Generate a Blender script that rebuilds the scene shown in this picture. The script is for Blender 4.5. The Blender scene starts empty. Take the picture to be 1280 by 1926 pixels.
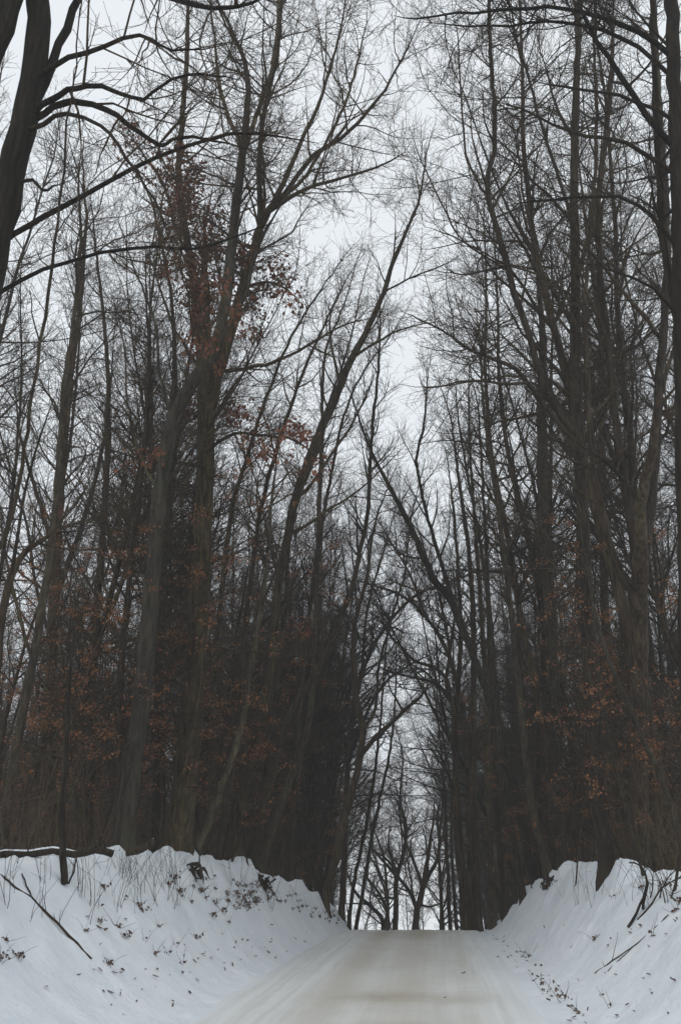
import bpy, math, random
import numpy as np
from mathutils import noise as mnoise, Vector

# ------------------------------------------------------------------ camera
W0, H0, FPX = 1280.0, 1926.0, 1850.0
PITCH, YAW = math.radians(22.1), math.radians(5.26)
CAM = np.array([0.0, 0.0, 2.0])
scene = bpy.context.scene
col = scene.collection
cam_d = bpy.data.cameras.new('camera')
cam_d.sensor_fit = 'VERTICAL'
cam_d.sensor_height = 24.0
cam_d.lens = 24.0 * FPX / H0
cam_d.clip_end = 3000.0
cam_d.clip_start = 0.1
cam = bpy.data.objects.new('camera', cam_d)
cam.location = CAM
cam.rotation_euler = (math.pi / 2 + PITCH, 0, YAW)
col.objects.link(cam)
scene.camera = cam

# ------------------------------------------------------------------ sky and light (overcast)
SUN_EL, SUN_AZ = math.radians(58), math.radians(200)
world = bpy.data.worlds.new('World')
scene.world = world
world.use_nodes = True
nt = world.node_tree
nt.nodes.clear()
wo = nt.nodes.new('ShaderNodeOutputWorld')
bg = nt.nodes.new('ShaderNodeBackground')
sky = nt.nodes.new('ShaderNodeTexSky')
sky.sky_type = 'NISHITA'
sky.sun_disc = False
sky.sun_elevation = SUN_EL
sky.sun_rotation = SUN_AZ
cloud = nt.nodes.new('ShaderNodeMix')
cloud.data_type = 'RGBA'
cloud.inputs['Factor'].default_value = 0.93
cloud.inputs['B'].default_value = (8.95, 9.4, 9.8, 1)      # even cloud cover
nt.links.new(sky.outputs[0], cloud.inputs['A'])
nt.links.new(cloud.outputs['Result'], bg.inputs[0])
bg.inputs[1].default_value = 0.1
nt.links.new(bg.outputs[0], wo.inputs[0])
sd = bpy.data.lights.new('sun', 'SUN')
sd.energy = 0.7
sd.angle = math.radians(60)
sd.color = (1.0, 0.985, 0.96)
sun = bpy.data.objects.new('sun', sd)
sun.rotation_euler = (math.pi / 2 - SUN_EL, 0, math.pi - SUN_AZ)
col.objects.link(sun)
vs = scene.view_settings
vs.view_transform = 'Standard'
vs.look = 'None'
vs.exposure = 0.0
vs.gamma = 1.0
vs.use_curve_mapping = False
HAZE = 0.0011                          # density of the winter air
scene.cycles.max_bounces = 5
scene.cycles.diffuse_bounces = 3
scene.cycles.glossy_bounces = 1
scene.cycles.transparent_max_bounces = 4
scene.cycles.volume_bounces = 1

# ------------------------------------------------------------------ pixel <-> place
FH = np.array([-math.sin(YAW), math.cos(YAW), 0.0])
RT = np.array([math.cos(YAW), math.sin(YAW), 0.0])
FW = FH * math.cos(PITCH) + np.array([0, 0, math.sin(PITCH)])
UP = -FH * math.sin(PITCH) + np.array([0, 0, math.cos(PITCH)])


def at(px, py, d):
    r = FW + RT * ((px - W0 / 2) / FPX) + UP * ((H0 / 2 - py) / FPX)
    return CAM + r * (d / r[1])


def proj(P):
    q = np.asarray(P) - CAM
    z = np.maximum(q @ FW, 0.01)
    return W0 / 2 + FPX * (q @ RT) / z, H0 / 2 - FPX * (q @ UP) / z


# ------------------------------------------------------------------ terrain
def smooth(t):
    t = np.clip(t, 0, 1)
    return t * t * (3 - 2 * t)


def road_z(y):
    y = np.asarray(y, float)
    w = 2.4
    return 0.04 * y - 0.105 * w * np.logaddexp(0, (y - 38.5) / w)


RC, RH = -0.76, 2.4                      # road centre and half width
YK = [0, 12, 16, 20, 24, 27, 31, 35, 39, 46, 60, 120]
L_FOOT = [-3.7, -3.7, -3.65, -3.6, -3.55, -3.5, -3.4, -3.35, -3.3, -3.3, -3.3, -3.3]
L_TOP = [-6.9, -6.6, -6.2, -5.8, -5.3, -5.0, -4.5, -4.0, -3.9, -4.2, -4.5, -4.5]
L_H = [2.0, 2.0, 2.05, 2.2, 2.15, 2.0, 1.6, 1.15, 0.75, 0.45, 0.35, 0.3]
R_FOOT = [1.8, 1.8, 1.8, 1.8, 1.8, 1.78, 1.75, 1.72, 1.72, 1.8, 1.9, 1.9]
R_TOP = [4.0, 3.9, 3.8, 3.6, 3.4, 3.3, 2.9, 2.45, 2.5, 3.0, 3.0, 3.0]
R_H = [1.5, 1.5, 1.58, 1.68, 1.88, 1.95, 1.45, 0.75, 0.5, 0.3, 0.25, 0.25]


def fbm(x, y, s, seed=0.0, o=3):
    return mnoise.fractal(Vector((x * s + seed, y * s - seed * 0.7, seed)), 0.6, 2.0, o)


def base_z(x, y):
    x = np.asarray(x, float)
    y = np.asarray(y, float)
    z = road_z(y)
    lf, lt, lh = np.interp(y, YK, L_FOOT), np.interp(y, YK, L_TOP), np.interp(y, YK, L_H)
    rf, rt, rh = np.interp(y, YK, R_FOOT), np.interp(y, YK, R_TOP), np.interp(y, YK, R_H)
    tl = np.clip((lf - x) / (lf - lt), 0, 1)
    tr = np.clip((x - rf) / (rt - rf), 0, 1)
    tl = 0.35 * smooth(tl) + 0.65 * tl ** 1.7
    tr = 0.40 * smooth(tr) + 0.60 * tr ** 1.45
    shl = np.clip((RC - RH - x) / 1.0, 0, 1) * 0.06
    shr = np.clip((x - RC - RH) / 0.5, 0, 1) * 0.05
    back_l = -0.25 * smooth((lt - x - 0.3) / 2.5)          # the floor dips a little behind the crest of each bank
    back_r = -0.25 * smooth((x - rt - 0.3) / 2.5)
    return z + lh * tl + rh * tr + (shl + shr) + (back_l + back_r) * np.clip((48 - y) / 10, 0.0, 1)


BUMPS = []                               # pillows of snow on the bank crests: x, y, radius, height
for _px, _d, _r, _h in ((986, 32.5, 0.34, 0.36), (1012, 31, 0.3, 0.22), (1056, 27.5, 0.40, 0.30), (1092, 25, 0.45, 0.16), (1190, 21, 0.36, 0.42), (1240, 20, 0.40, 0.26), (1275, 19, 0.40, 0.22),
                        (1150, 21.5, 0.35, 0.15), (318, 21.6, 0.42, 0.22), (205, 19, 0.45, 0.14), (468, 27.2, 0.36, 0.30), (410, 24.5, 0.45, 0.10), (575, 33, 0.5, 0.18), (620, 37, 0.5, 0.18), (110, 17.5, 0.5, 0.12)):
    _p = at(_px, 1640, _d)
    BUMPS.append((_p[0], _d, _r * 1.15, _h * 0.55))


def gz1(x, y):
    z = float(base_z(x, y))
    off = 0.0 if RC - RH < x < RC + RH else 1.0
    lf, lt = np.interp(y, YK, L_FOOT), np.interp(y, YK, L_TOP)
    rf, rt = np.interp(y, YK, R_FOOT), np.interp(y, YK, R_TOP)
    tl, tr = (lf - x) / (lf - lt), (x - rf) / (rt - rf)
    t = max(tl, tr)
    a = 0.02 + 0.10 * max(0.0, min(1.0, t * 1.4))
    if y > 45:
        a *= 0.6
    z += off * a * (fbm(x, y, 0.55, 3.1) * 0.9 + fbm(x, y, 1.7, 7.7) * 0.3)
    if 0.6 < t < 1.5 and y < 45:
        k = max(0.0, 1 - abs(t - 1.0) / 0.45)
        z += k * (0.13 * fbm(x, y, 0.8, 11.3, 2) + 0.05 * max(0.0, fbm(x, y, 1.8, 4.4, 2)) + 0.02 * fbm(x, y, 5.0, 2.4, 2))
    z += off * (0.022 * fbm(x, y, 2.8, 6.2, 2) + 0.009 * fbm(x, y, 6.0, 1.9, 2))
    lump = fbm(x, y, 3.7, 8.8, 2)
    if off and lump > 0.28:                    # clods thrown up by the plough
        z += 0.10 * (lump - 0.28)
    for bx, by, br_, bh in BUMPS:
        q = ((x - bx) ** 2 + (y - by) ** 2) / (br_ * br_)
        if q < 4:
            z += bh * math.exp(-q * q) * (1 + 0.35 * fbm(x, y, 3.0, 5.5, 2))
    # shallow plough ridge and a filled-in track along each shoulder
    if y < 40:
        for xe, h, w in ((RC - RH - 0.42, 0.035, 0.14), (RC + RH + 0.22, 0.03, 0.11), (-4.0 + 0.02 * y, -0.03, 0.10)):
            xe2 = xe + 0.12 * fbm(0.0, y, 0.35, xe)
            z += h * math.exp(-((x - xe2) / w) ** 2) * (0.6 + 0.8 * fbm(x, y, 0.8, xe + 4))
    return z


# ------------------------------------------------------------------ materials
def mat(name, rough=0.9):
    m = bpy.data.materials.new(name)
    m.use_nodes = True
    b = m.node_tree.nodes['Principled BSDF']
    b.inputs['Roughness'].default_value = rough
    b.inputs['Specular IOR Level'].default_value = 0.25
    return m, m.node_tree, b


def ramp(t, stops):
    r = t.nodes.new('ShaderNodeValToRGB')
    while len(r.color_ramp.elements) < len(stops):
        r.color_ramp.elements.new(0.5)
    for e, (p, c) in zip(r.color_ramp.elements, stops):
        e.position = p
        e.color = (*c, 1)
    return r


def noise_node(t, scale, detail=4, vec=None, rough=0.55):
    n = t.nodes.new('ShaderNodeTexNoise')
    n.inputs['Scale'].default_value = scale
    n.inputs['Detail'].default_value = detail
    n.inputs['Roughness'].default_value = rough
    if vec:
        t.links.new(vec, n.inputs['Vector'])
    return n


def mapping(t, scale, out='Object'):
    c = t.nodes.new('ShaderNodeTexCoord')
    m = t.nodes.new('ShaderNodeMapping')
    m.inputs['Scale'].default_value = scale
    t.links.new(c.outputs[out], m.inputs['Vector'])
    return m.outputs[0]


def bark(name, lo, hi, ridge=(16, 16, 1.6), bump=0.6):
    m, t, b = mat(name, 0.95)
    v = mapping(t, ridge)
    n = noise_node(t, 1.6, 6, v, 0.62)
    r = ramp(t, [(0.32, lo), (0.55, tuple((a + c) / 2 for a, c in zip(lo, hi))), (0.72, hi)])
    t.links.new(n.outputs['Fac'], r.inputs[0])
    # lichen / damp patches along the trunk
    n2 = noise_node(t, 0.9, 3, mapping(t, (1, 1, 0.5)))
    r2 = ramp(t, [(0.42, (0.75, 0.72, 0.70)), (0.62, (1.12, 1.15, 1.02))])
    t.links.new(n2.outputs['Fac'], r2.inputs[0])
    oi = t.nodes.new('ShaderNodeObjectInfo')
    r3 = ramp(t, [(0.0, (0.62, 0.63, 0.66)), (0.5, (1.0, 0.97, 0.92)), (1.0, (1.45, 1.32, 1.12))])
    t.links.new(oi.outputs['Random'], r3.inputs[0])
    mx = t.nodes.new('ShaderNodeMix')
    mx.data_type = 'RGBA'
    mx.blend_type = 'MULTIPLY'
    mx.inputs['Factor'].default_value = 1
    t.links.new(r.outputs[0], mx.inputs['A'])
    t.links.new(r2.outputs[0], mx.inputs['B'])
    mx2 = t.nodes.new('ShaderNodeMix')
    mx2.data_type = 'RGBA'
    mx2.blend_type = 'MULTIPLY'
    mx2.inputs['Factor'].default_value = 1
    t.links.new(mx.outputs['Result'], mx2.inputs['A'])
    t.links.new(r3.outputs[0], mx2.inputs['B'])
    t.links.new(mx2.outputs['Result'], b.inputs['Base Color'])
    bp = t.nodes.new('ShaderNodeBump')
    bp.inputs['Strength'].default_value = bump
    bp.inputs['Distance'].default_value = 0.06
    t.links.new(n.outputs['Fac'], bp.inputs['Height'])
    t.links.new(bp.outputs[0], b.inputs['Normal'])
    return m


M_OAK = bark('oak_bark', (0.013, 0.0105, 0.0075), (0.110, 0.088, 0.058), ridge=(10, 10, 1.0), bump=1.0)
M_DARK = bark('dark_bark', (0.014, 0.011, 0.009), (0.094, 0.073, 0.055), ridge=(11, 11, 1.1), bump=0.9)
M_GREY = bark('grey_bark', (0.018, 0.015, 0.012), (0.094, 0.078, 0.059), ridge=(9, 9, 2.2), bump=0.5)
M_BLACK = bark('backlit_oak_bark', (0.007, 0.006, 0.005), (0.042, 0.034, 0.026), ridge=(11, 11, 1.2), bump=1.0)  # near oaks' darkness against the bright sky, put into the bark colour
M_PALE = bark('pale_bark', (0.028, 0.024, 0.018), (0.125, 0.108, 0.084), ridge=(7, 7, 1.2), bump=0.4)
M_TWIG = bark('twig_bark', (0.022, 0.017, 0.013), (0.085, 0.065, 0.049), ridge=(5, 5, 5), bump=0.1)
M_STICK = bark('dead_stick', (0.020, 0.016, 0.014), (0.070, 0.056, 0.046), ridge=(8, 8, 8), bump=0.4)
M_BRUSH = bark('brush_stem', (0.045, 0.034, 0.026), (0.160, 0.120, 0.088), ridge=(5, 5, 5), bump=0.1)


def leaf_mat(name, a, b_):
    m, t, b = mat(name, 0.8)
    n = noise_node(t, 3.0, 3, mapping(t, (1, 1, 1)))
    g = t.nodes.new('ShaderNodeNewGeometry')
    ad = t.nodes.new('ShaderNodeMath')
    ad.operation = 'MULTIPLY_ADD'
    ad.inputs[1].default_value = 0.55
    t.links.new(g.outputs['Random Per Island'], ad.inputs[0])
    ms = t.nodes.new('ShaderNodeMath')
    ms.operation = 'MULTIPLY'
    ms.inputs[1].default_value = 0.5
    t.links.new(n.outputs['Fac'], ms.inputs[0])
    t.links.new(ms.outputs[0], ad.inputs[2])
    r = ramp(t, [(0.2, a), (0.8, b_)])
    t.links.new(ad.outputs[0], r.inputs[0])
    t.links.new(r.outputs[0], b.inputs['Base Color'])
    return m


M_OAKLEAF = leaf_mat('oak_leaf', (0.070, 0.028, 0.016), (0.22, 0.088, 0.050))
M_BEECH = leaf_mat('beech_leaf', (0.080, 0.035, 0.017), (0.28, 0.125, 0.058))
M_LITTER = leaf_mat('leaf_litter', (0.035, 0.022, 0.016), (0.16, 0.098, 0.064))


def snow_mat():
    m, t, b = mat('snow', 0.75)
    n = noise_node(t, 1.1, 5, mapping(t, (1, 1, 1)))
    r = ramp(t, [(0.3, (0.69, 0.735, 0.775)), (0.7, (0.80, 0.835, 0.865))])
    t.links.new(n.outputs['Fac'], r.inputs[0])
    t.links.new(r.outputs[0], b.inputs['Base Color'])
    n2 = noise_node(t, 7, 9, mapping(t, (1, 1, 1)), 0.68)
    bp = t.nodes.new('ShaderNodeBump')
    bp.inputs['Strength'].default_value = 0.6
    bp.inputs['Distance'].default_value = 0.08
    t.links.new(n2.outputs['Fac'], bp.inputs['Height'])
    t.links.new(bp.outputs[0], b.inputs['Normal'])
    # a thin scatter of bark crumbs and seed scales blown over the snow
    v = t.nodes.new('ShaderNodeTexVoronoi')
    v.inputs['Scale'].default_value = 9.0
    t.links.new(mapping(t, (1, 1, 1)), v.inputs['Vector'])
    rs = ramp(t, [(0.035, (1, 1, 1)), (0.075, (0, 0, 0))])
    t.links.new(v.outputs['Distance'], rs.inputs[0])
    n3 = noise_node(t, 0.8, 4, mapping(t, (1, 1, 1)))
    rn = ramp(t, [(0.50, (0, 0, 0)), (0.66, (0.8, 0.8, 0.8))])
    t.links.new(n3.outputs['Fac'], rn.inputs[0])
    mm = t.nodes.new('ShaderNodeMath')
    mm.operation = 'MULTIPLY'
    t.links.new(rs.outputs[0], mm.inputs[0])
    t.links.new(rn.outputs[0], mm.inputs[1])
    mx = t.nodes.new('ShaderNodeMix')
    mx.data_type = 'RGBA'
    mx.inputs['B'].default_value = (0.16, 0.115, 0.085, 1)
    t.links.new(mm.outputs[0], mx.inputs['Factor'])
    t.links.new(r.outputs[0], mx.inputs['A'])
    t.links.new(mx.outputs['Result'], b.inputs['Base Color'])
    b.inputs['Specular IOR Level'].default_value = 0.15
    return m


def road_mat():
    m, t, b = mat('packed_road_snow', 0.7)
    L = t.links
    co = t.nodes.new('ShaderNodeTexCoord')
    sx = t.nodes.new('ShaderNodeSeparateXYZ')
    L.new(co.outputs['Object'], sx.inputs[0])

    def math_(op, a, c, clamp=False):
        n = t.nodes.new('ShaderNodeMath')
        n.operation = op
        n.use_clamp = clamp
        for i, v in enumerate((a, c)):
            if v is None:
                continue
            if isinstance(v, (int, float)):
                n.inputs[i].default_value = v
            else:
                L.new(v, n.inputs[i])
        return n.outputs[0]

    def bump1(v, c, w):                       # bell of width w round c
        d = math_('DIVIDE', math_('SUBTRACT', v, c), w)
        return math_('POWER', 2.718, math_('MULTIPLY', math_('MULTIPLY', d, d), -1.0))

    def mixc(f, a, c):
        n = t.nodes.new('ShaderNodeMix')
        n.data_type = 'RGBA'
        L.new(f, n.inputs['Factor'])
        for k, v in (('A', a), ('B', c)):
            if isinstance(v, tuple):
                n.inputs[k].default_value = (*v, 1)
            else:
                L.new(v, n.inputs[k])
        return n.outputs['Result']
    X, Y = sx.outputs[0], sx.outputs[1]
    streak = noise_node(t, 1.0, 7, mapping(t, (6.5, 0.10, 1)), 0.7)
    cross = noise_node(t, 1.0, 7, mapping(t, (0.7, 2.4, 1)), 0.7)
    blot = noise_node(t, 1.0, 4, mapping(t, (0.9, 0.35, 1)))
    # wheel lanes: packed pale grey ice, tan grit between and along them
    lanes = math_('ADD', math_('ADD', bump1(X, 0.15, 0.75), bump1(X, -1.05, 0.42)), math_('MULTIPLY', bump1(X, 1.2, 0.3), 0.5))
    f = math_('MULTIPLY', lanes, math_('MULTIPLY_ADD', streak.outputs['Fac'], 1.0))
    f = math_('MULTIPLY', f, math_('ADD', 0.25, math_('MULTIPLY', blot.outputs['Fac'], 1.1)))
    rr = ramp(t, [(0.22, (0, 0, 0)), (0.95, (1, 1, 1))])
    L.new(f, rr.inputs[0])
    snowc = ramp(t, [(0.34, (0.56, 0.56, 0.535)), (0.66, (0.705, 0.718, 0.705))])
    L.new(streak.outputs['Fac'], snowc.inputs[0])
    c = mixc(math_('MULTIPLY', rr.outputs[0], 0.7), snowc.outputs[0], (0.46, 0.425, 0.355))
    # bare gritty patches: near one (washboard) and one on the rise
    p1 = math_('MULTIPLY', bump1(Y, 17.6, 0.7), math_('ADD', bump1(X, -0.2, 0.75), math_('MULTIPLY', bump1(X, 1.1, 0.7), 0.55)))
    p2 = math_('MULTIPLY', bump1(Y, 34.5, 3.2), math_('ADD', bump1(X, 0.1, 0.5), math_('MULTIPLY', bump1(X, -1.0, 0.45), 0.8)))
    p3 = math_('MULTIPLY', bump1(Y, 14.4, 0.5), bump1(X, 0.3, 0.9))
    pp = math_('ADD', math_('ADD', p1, p2), math_('MULTIPLY', p3, 0.5))
    pf = math_('MULTIPLY', pp, math_('ADD', 0.15, math_('MULTIPLY', cross.outputs['Fac'], 1.3)), True)
    c = mixc(math_('MULTIPLY', pf, 0.65), c, (0.29, 0.235, 0.155))
    rp = ramp(t, [(0.50, (0, 0, 0)), (0.75, (0.45, 0.45, 0.45))])
    L.new(cross.outputs['Fac'], rp.inputs[0])
    mid = bump1(X, 0.1, 1.9)
    c = mixc(math_('MULTIPLY', rp.outputs[0], mid), c, (0.42, 0.41, 0.39))
    # edges go over into clean snow
    e = math_('MAXIMUM', math_('SUBTRACT', X, 1.5), math_('SUBTRACT', math_('MULTIPLY', X, -0.8), 1.72))
    e = math_('ADD', e, math_('MULTIPLY', math_('SUBTRACT', streak.outputs['Fac'], 0.5), 0.45))
    e = math_('ADD', e, math_('MULTIPLY', math_('SUBTRACT', blot.outputs['Fac'], 0.5), 1.0))
    ef = math_('MULTIPLY', e, 1.15, True)
    c = mixc(ef, c, (0.735, 0.78, 0.815))
    L.new(c, b.inputs['Base Color'])
    bp = t.nodes.new('ShaderNodeBump')
    bp.inputs['Strength'].default_value = 0.35
    bp.inputs['Distance'].default_value = 0.02
    L.new(streak.outputs['Fac'], bp.inputs['Height'])
    L.new(bp.outputs[0], b.inputs['Normal'])
    return m


M_SNOW = snow_mat()
M_ROAD = road_mat()


# ------------------------------------------------------------------ object helpers
def tag(o, label=None, cat=None, group=None, kind=None):
    for k, v in (('label', label), ('category', cat), ('group', group), ('kind', kind)):
        if v:
            o[k] = v
    return o


def empty(name, loc):
    o = bpy.data.objects.new(name, None)
    o.empty_display_size = 0.3
    o.location = [float(v) for v in loc]
    col.objects.link(o)
    return o


def link(name, me, parent=None):
    o = bpy.data.objects.new(name, me)
    col.objects.link(o)
    if parent is not None:
        o.parent = parent
    return o


class MB:
    """Collects numpy verts/faces and builds one mesh."""

    def __init__(self):
        self.v, self.q, self.t, self.n = [], [], [], 0

    def add(self, v, q=None, t=None):
        v = np.asarray(v, float).reshape(-1, 3)
        if q is not None and len(q):
            self.q.append(np.asarray(q) + self.n)
        if t is not None and len(t):
            self.t.append(np.asarray(t) + self.n)
        self.v.append(v)
        self.n += len(v)

    def tubes(self, P, R, k=3, cap=False):
        """P (N,S,3) points, R (N,S) radii -> N tapering tubes of k sides."""
        P = np.asarray(P, float)
        R = np.asarray(R, float)
        if P.ndim == 2:
            P, R = P[None], R[None]
        N, S = R.shape
        if N == 0:
            return
        T = np.empty_like(P)
        T[:, 1:-1] = P[:, 2:] - P[:, :-2]
        T[:, 0] = P[:, 1] - P[:, 0]
        T[:, -1] = P[:, -1] - P[:, -2]
        T /= np.linalg.norm(T, axis=2, keepdims=True) + 1e-9
        m = np.abs(T.mean(axis=1))
        ref = np.zeros((N, 3))
        ref[np.arange(N), m.argmin(axis=1)] = 1
        U = np.cross(T, ref[:, None, :])
        U /= np.linalg.norm(U, axis=2, keepdims=True) + 1e-9
        V = np.cross(T, U)
        a = np.arange(k) * 2 * math.pi / k
        ring = U[:, :, None, :] * np.cos(a)[None, None, :, None] + V[:, :, None, :] * np.sin(a)[None, None, :, None]
        vv = P[:, :, None, :] + ring * R[:, :, None, None]
        i = np.arange(N)[:, None, None] * S * k + np.arange(S - 1)[None, :, None] * k
        j = np.arange(k)[None, None, :]
        j2 = (j + 1) % k
        q = np.stack([i + j, i + j2, i + k + j2, i + k + j], axis=-1).reshape(-1, 4)
        t = None
        if cap:
            base = np.arange(N) * S * k + (S - 1) * k
            t = np.concatenate([np.stack([base, base + c, base + c + 1], axis=-1) for c in range(1, k - 1)])
        self.add(vv, q, t)

    def mesh(self, name, m, smooth_=True):
        me = bpy.data.meshes.new(name)
        if not self.v:
            return me
        v = np.concatenate(self.v)
        q = np.concatenate(self.q) if self.q else np.zeros((0, 4), int)
        t = np.concatenate(self.t) if self.t else np.zeros((0, 3), int)
        nl = len(q) * 4 + len(t) * 3
        me.vertices.add(len(v))
        me.vertices.foreach_set('co', v.astype(np.float32).ravel())
        me.loops.add(nl)
        me.loops.foreach_set('vertex_index', np.concatenate([q.ravel(), t.ravel()]).astype(np.int32))
        me.polygons.add(len(q) + len(t))
        st = np.concatenate([np.arange(len(q)) * 4, len(q) * 4 + np.arange(len(t)) * 3]).astype(np.int32)
        me.polygons.foreach_set('loop_start', st)
        me.polygons.foreach_set('use_smooth', np.full(len(q) + len(t), smooth_))
        me.materials.append(m)
        me.update(calc_edges=True)
        me.validate()
        return me


# ------------------------------------------------------------------ growth
def unit(v):
    return v / (np.linalg.norm(v, axis=-1, keepdims=True) + 1e-9)


def grow(rng, p0, d0, ln, r0, r1, S, wander, lift):
    """N shoots of S segments: returns points (N,S+1,3) and radii (N,S+1)."""
    N = len(p0)
    P = np.empty((N, S + 1, 3))
    P[:, 0] = p0
    d = unit(np.array(d0, float))
    st = (ln / S)[:, None]
    for s in range(S):
        d = d + rng.normal(0, wander, (N, 3))
        d[:, 2] += lift
        d = unit(d)
        P[:, s + 1] = P[:, s] + d * st
    t = np.linspace(0, 1, S + 1)[None]
    R = r0[:, None] * (1 - t) + r1[:, None] * t
    return P, R


def spawn(rng, P, R, per_m, t0, t1, ang, az_bias=None):
    """Points along shoots P where side shoots start: returns pos, dir, t, parent radius, parent length."""
    N, S1, _ = P.shape
    seg = np.linalg.norm(P[:, 1:] - P[:, :-1], axis=2)
    L = seg.sum(axis=1)
    cnt = rng.poisson(np.maximum(L * (t1 - t0) * per_m, 0))
    idx = np.repeat(np.arange(N), cnt)
    n = len(idx)
    t = t0 + (t1 - t0) * rng.random(n)
    f = t * (S1 - 1)
    i = np.minimum(f.astype(int), S1 - 2)
    u = (f - i)[:, None]
    pos = P[idx, i] * (1 - u) + P[idx, i + 1] * u
    rad = R[idx, i] * (1 - u[:, 0]) + R[idx, i + 1] * u[:, 0]
    tan = unit(P[idx, i + 1] - P[idx, i])
    w = rng.normal(size=(n, 3))
    if az_bias is not None:
        w = w + np.asarray(az_bias)
    w = unit(w - tan * (w * tan).sum(axis=1, keepdims=True))
    a = np.radians(rng.uniform(ang[0], ang[1], n))[:, None]
    return pos, tan * np.cos(a) + w * np.sin(a), t, rad, L[idx]


def catmull(pts, step=0.35):
    pts = np.asarray(pts, float)
    if len(pts) < 3:
        pts = np.array([pts[0], (pts[0] + pts[-1]) / 2, pts[-1]])
    e = np.vstack([2 * pts[0] - pts[1], pts, 2 * pts[-1] - pts[-2]])
    out = []
    for i in range(len(pts) - 1):
        a, b, c, d = e[i:i + 4]
        n = max(2, int(np.linalg.norm(c - b) / step))
        for u in np.arange(n) / n:
            out.append(0.5 * (2 * b + (c - a) * u + (2 * a - 5 * b + 4 * c - d) * u * u + (3 * b - 3 * c + d - a) * u ** 3))
    out.append(pts[-1])
    return np.array(out)


def crown_from(rng, mb, stems, limb=(1.3, 1.0, 2.6), br=(2.4, 0.5, 1.3), tw=(6.0, 0.18, 0.55), fine=(3.0, 0.10, 0.28), start=0.35,
               lift=0.10, bias=None, thick=1.0, la=(30, 62)):
    """Limbs, branches, twigs and fine twigs on a list of (points, radii) stems.  Returns twig tip positions."""
    tips = []
    for P, R in stems:
        P1, R1 = P[None], R[None]
        L = float(np.linalg.norm(np.diff(P, axis=0), axis=1).sum())
        # resample evenly so that spawning is uniform along the length
        pos, d, t, pr, _ = spawn(rng, P1, R1, limb[0], start, 0.97, la, bias)
        n = len(pos)
        if n:
            ln = rng.uniform(limb[1], limb[2], n) * (1.15 - 0.75 * np.clip((t - start) / (1 - start), 0, 1))
            r0 = np.minimum(pr * 0.55, (0.010 + 0.011 * ln) * thick)
            A, RA = grow(rng, pos, d, ln, r0, np.full(n, 0.005), 7, 0.13, lift)
            mb.tubes(A, RA, 4)
        else:
            A = RA = None
        # leading shoot of the stem itself carries branches too
        srcs = [(A, RA)] if A is not None else []
        srcs.append((P1[:, int(len(P) * max(start, 0.5)):], R1[:, int(len(P) * max(start, 0.5)):]))
        for X, RX in srcs:
            if X.shape[1] < 3:
                continue
            pos, d, t, pr, pl = spawn(rng, X, RX, br[0], 0.15, 1.0, (28, 60))
            n = len(pos)
            if not n:
                continue
            ln = rng.uniform(br[1], br[2], n) * (1.1 - 0.5 * t)
            B, RB = grow(rng, pos, d, ln, np.minimum(pr * 0.6, 0.0095 * thick), np.full(n, 0.0035), 5, 0.12, lift * 0.8)
            mb.tubes(B, RB, 3)
            pos, d, t, pr, pl = spawn(rng, B, RB, tw[0], 0.15, 1.0, (25, 60))
            n = len(pos)
            if not n:
                continue
            ln = rng.uniform(tw[1], tw[2], n)
            C, RC_ = grow(rng, pos, d, ln, np.minimum(pr * 0.75, 0.0055 * thick), np.full(n, 0.0026 * thick), 3, 0.13, lift * 0.8)
            mb.tubes(C, RC_, 3)
            tips.append(C[:, -1])
            tips.append(C[:, 1])
            if fine:
                pos, d, t, pr, pl = spawn(rng, C, RC_, fine[0], 0.2, 1.0, (25, 60))
                n = len(pos)
                ln = rng.uniform(fine[1], fine[2], n)
                D, RD = grow(rng, pos, d, ln, np.full(n, 0.0032 * thick), np.full(n, 0.002 * thick), 2, 0.11, lift * 0.8)
                mb.tubes(D, RD, 3)
                tips.append(D[:, -1])
    return np.concatenate(tips) if tips else np.zeros((0, 3))


def leaves_at(rng, mb, P, size, droop=0.6):
    """A folded, pointed leaf hanging at each point."""
    n = len(P)
    if not n:
        return
    s = size * rng.uniform(0.6, 1.3, n)[:, None]
    d = rng.normal(size=(n, 3))
    d[:, 2] -= droop * 2
    d = unit(d)
    w = rng.normal(size=(n, 3))
    w = unit(w - d * (w * d).sum(axis=1, keepdims=True))
    nn = np.cross(d, w)
    a = P
    b = P + d * s * 0.5 + w * s * 0.34 + nn * s * 0.14
    c = P + d * s * 1.0 + nn * s * rng.uniform(-0.3, 0.3, (n, 1))
    e = P + d * s * 0.5 - w * s * 0.34 + nn * s * 0.14
    v = np.stack([a, b, c, e], axis=1).reshape(-1, 3)
    i = np.arange(n)[:, None] * 4
    t = np.concatenate([i + np.array([[0, 1, 2]]), i + np.array([[0, 2, 3]])])
    mb.add(v, None, t)


# ------------------------------------------------------------------ the ground, one sheet to the horizon, and the road
def axis(parts):
    out = []
    for a, b, s in parts:
        out.extend(np.arange(a, b, s))
    out.append(parts[-1][1])
    return np.array(out)


def sheet(xs, ys, zf, m, name):
    nx, ny = len(xs), len(ys)
    v = np.empty((ny, nx, 3))
    for j, y in enumerate(ys):
        for i, x in enumerate(xs):
            v[j, i] = (x, y, zf(float(x), float(y)))
    idx = np.arange(nx * ny).reshape(ny, nx)
    q = np.stack([idx[:-1, :-1], idx[:-1, 1:], idx[1:, 1:], idx[1:, :-1]], axis=-1).reshape(-1, 4)
    b = MB()
    b.add(v, q)
    return link(name, b.mesh(name, m))


def ground_z(x, y):
    z = gz1(x, y)
    u = (RH + 0.02 - (x - RC)) if x > RC else (RH + 0.55 + (x - RC))
    return z - 0.07 * float(smooth(u / 0.4))


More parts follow.
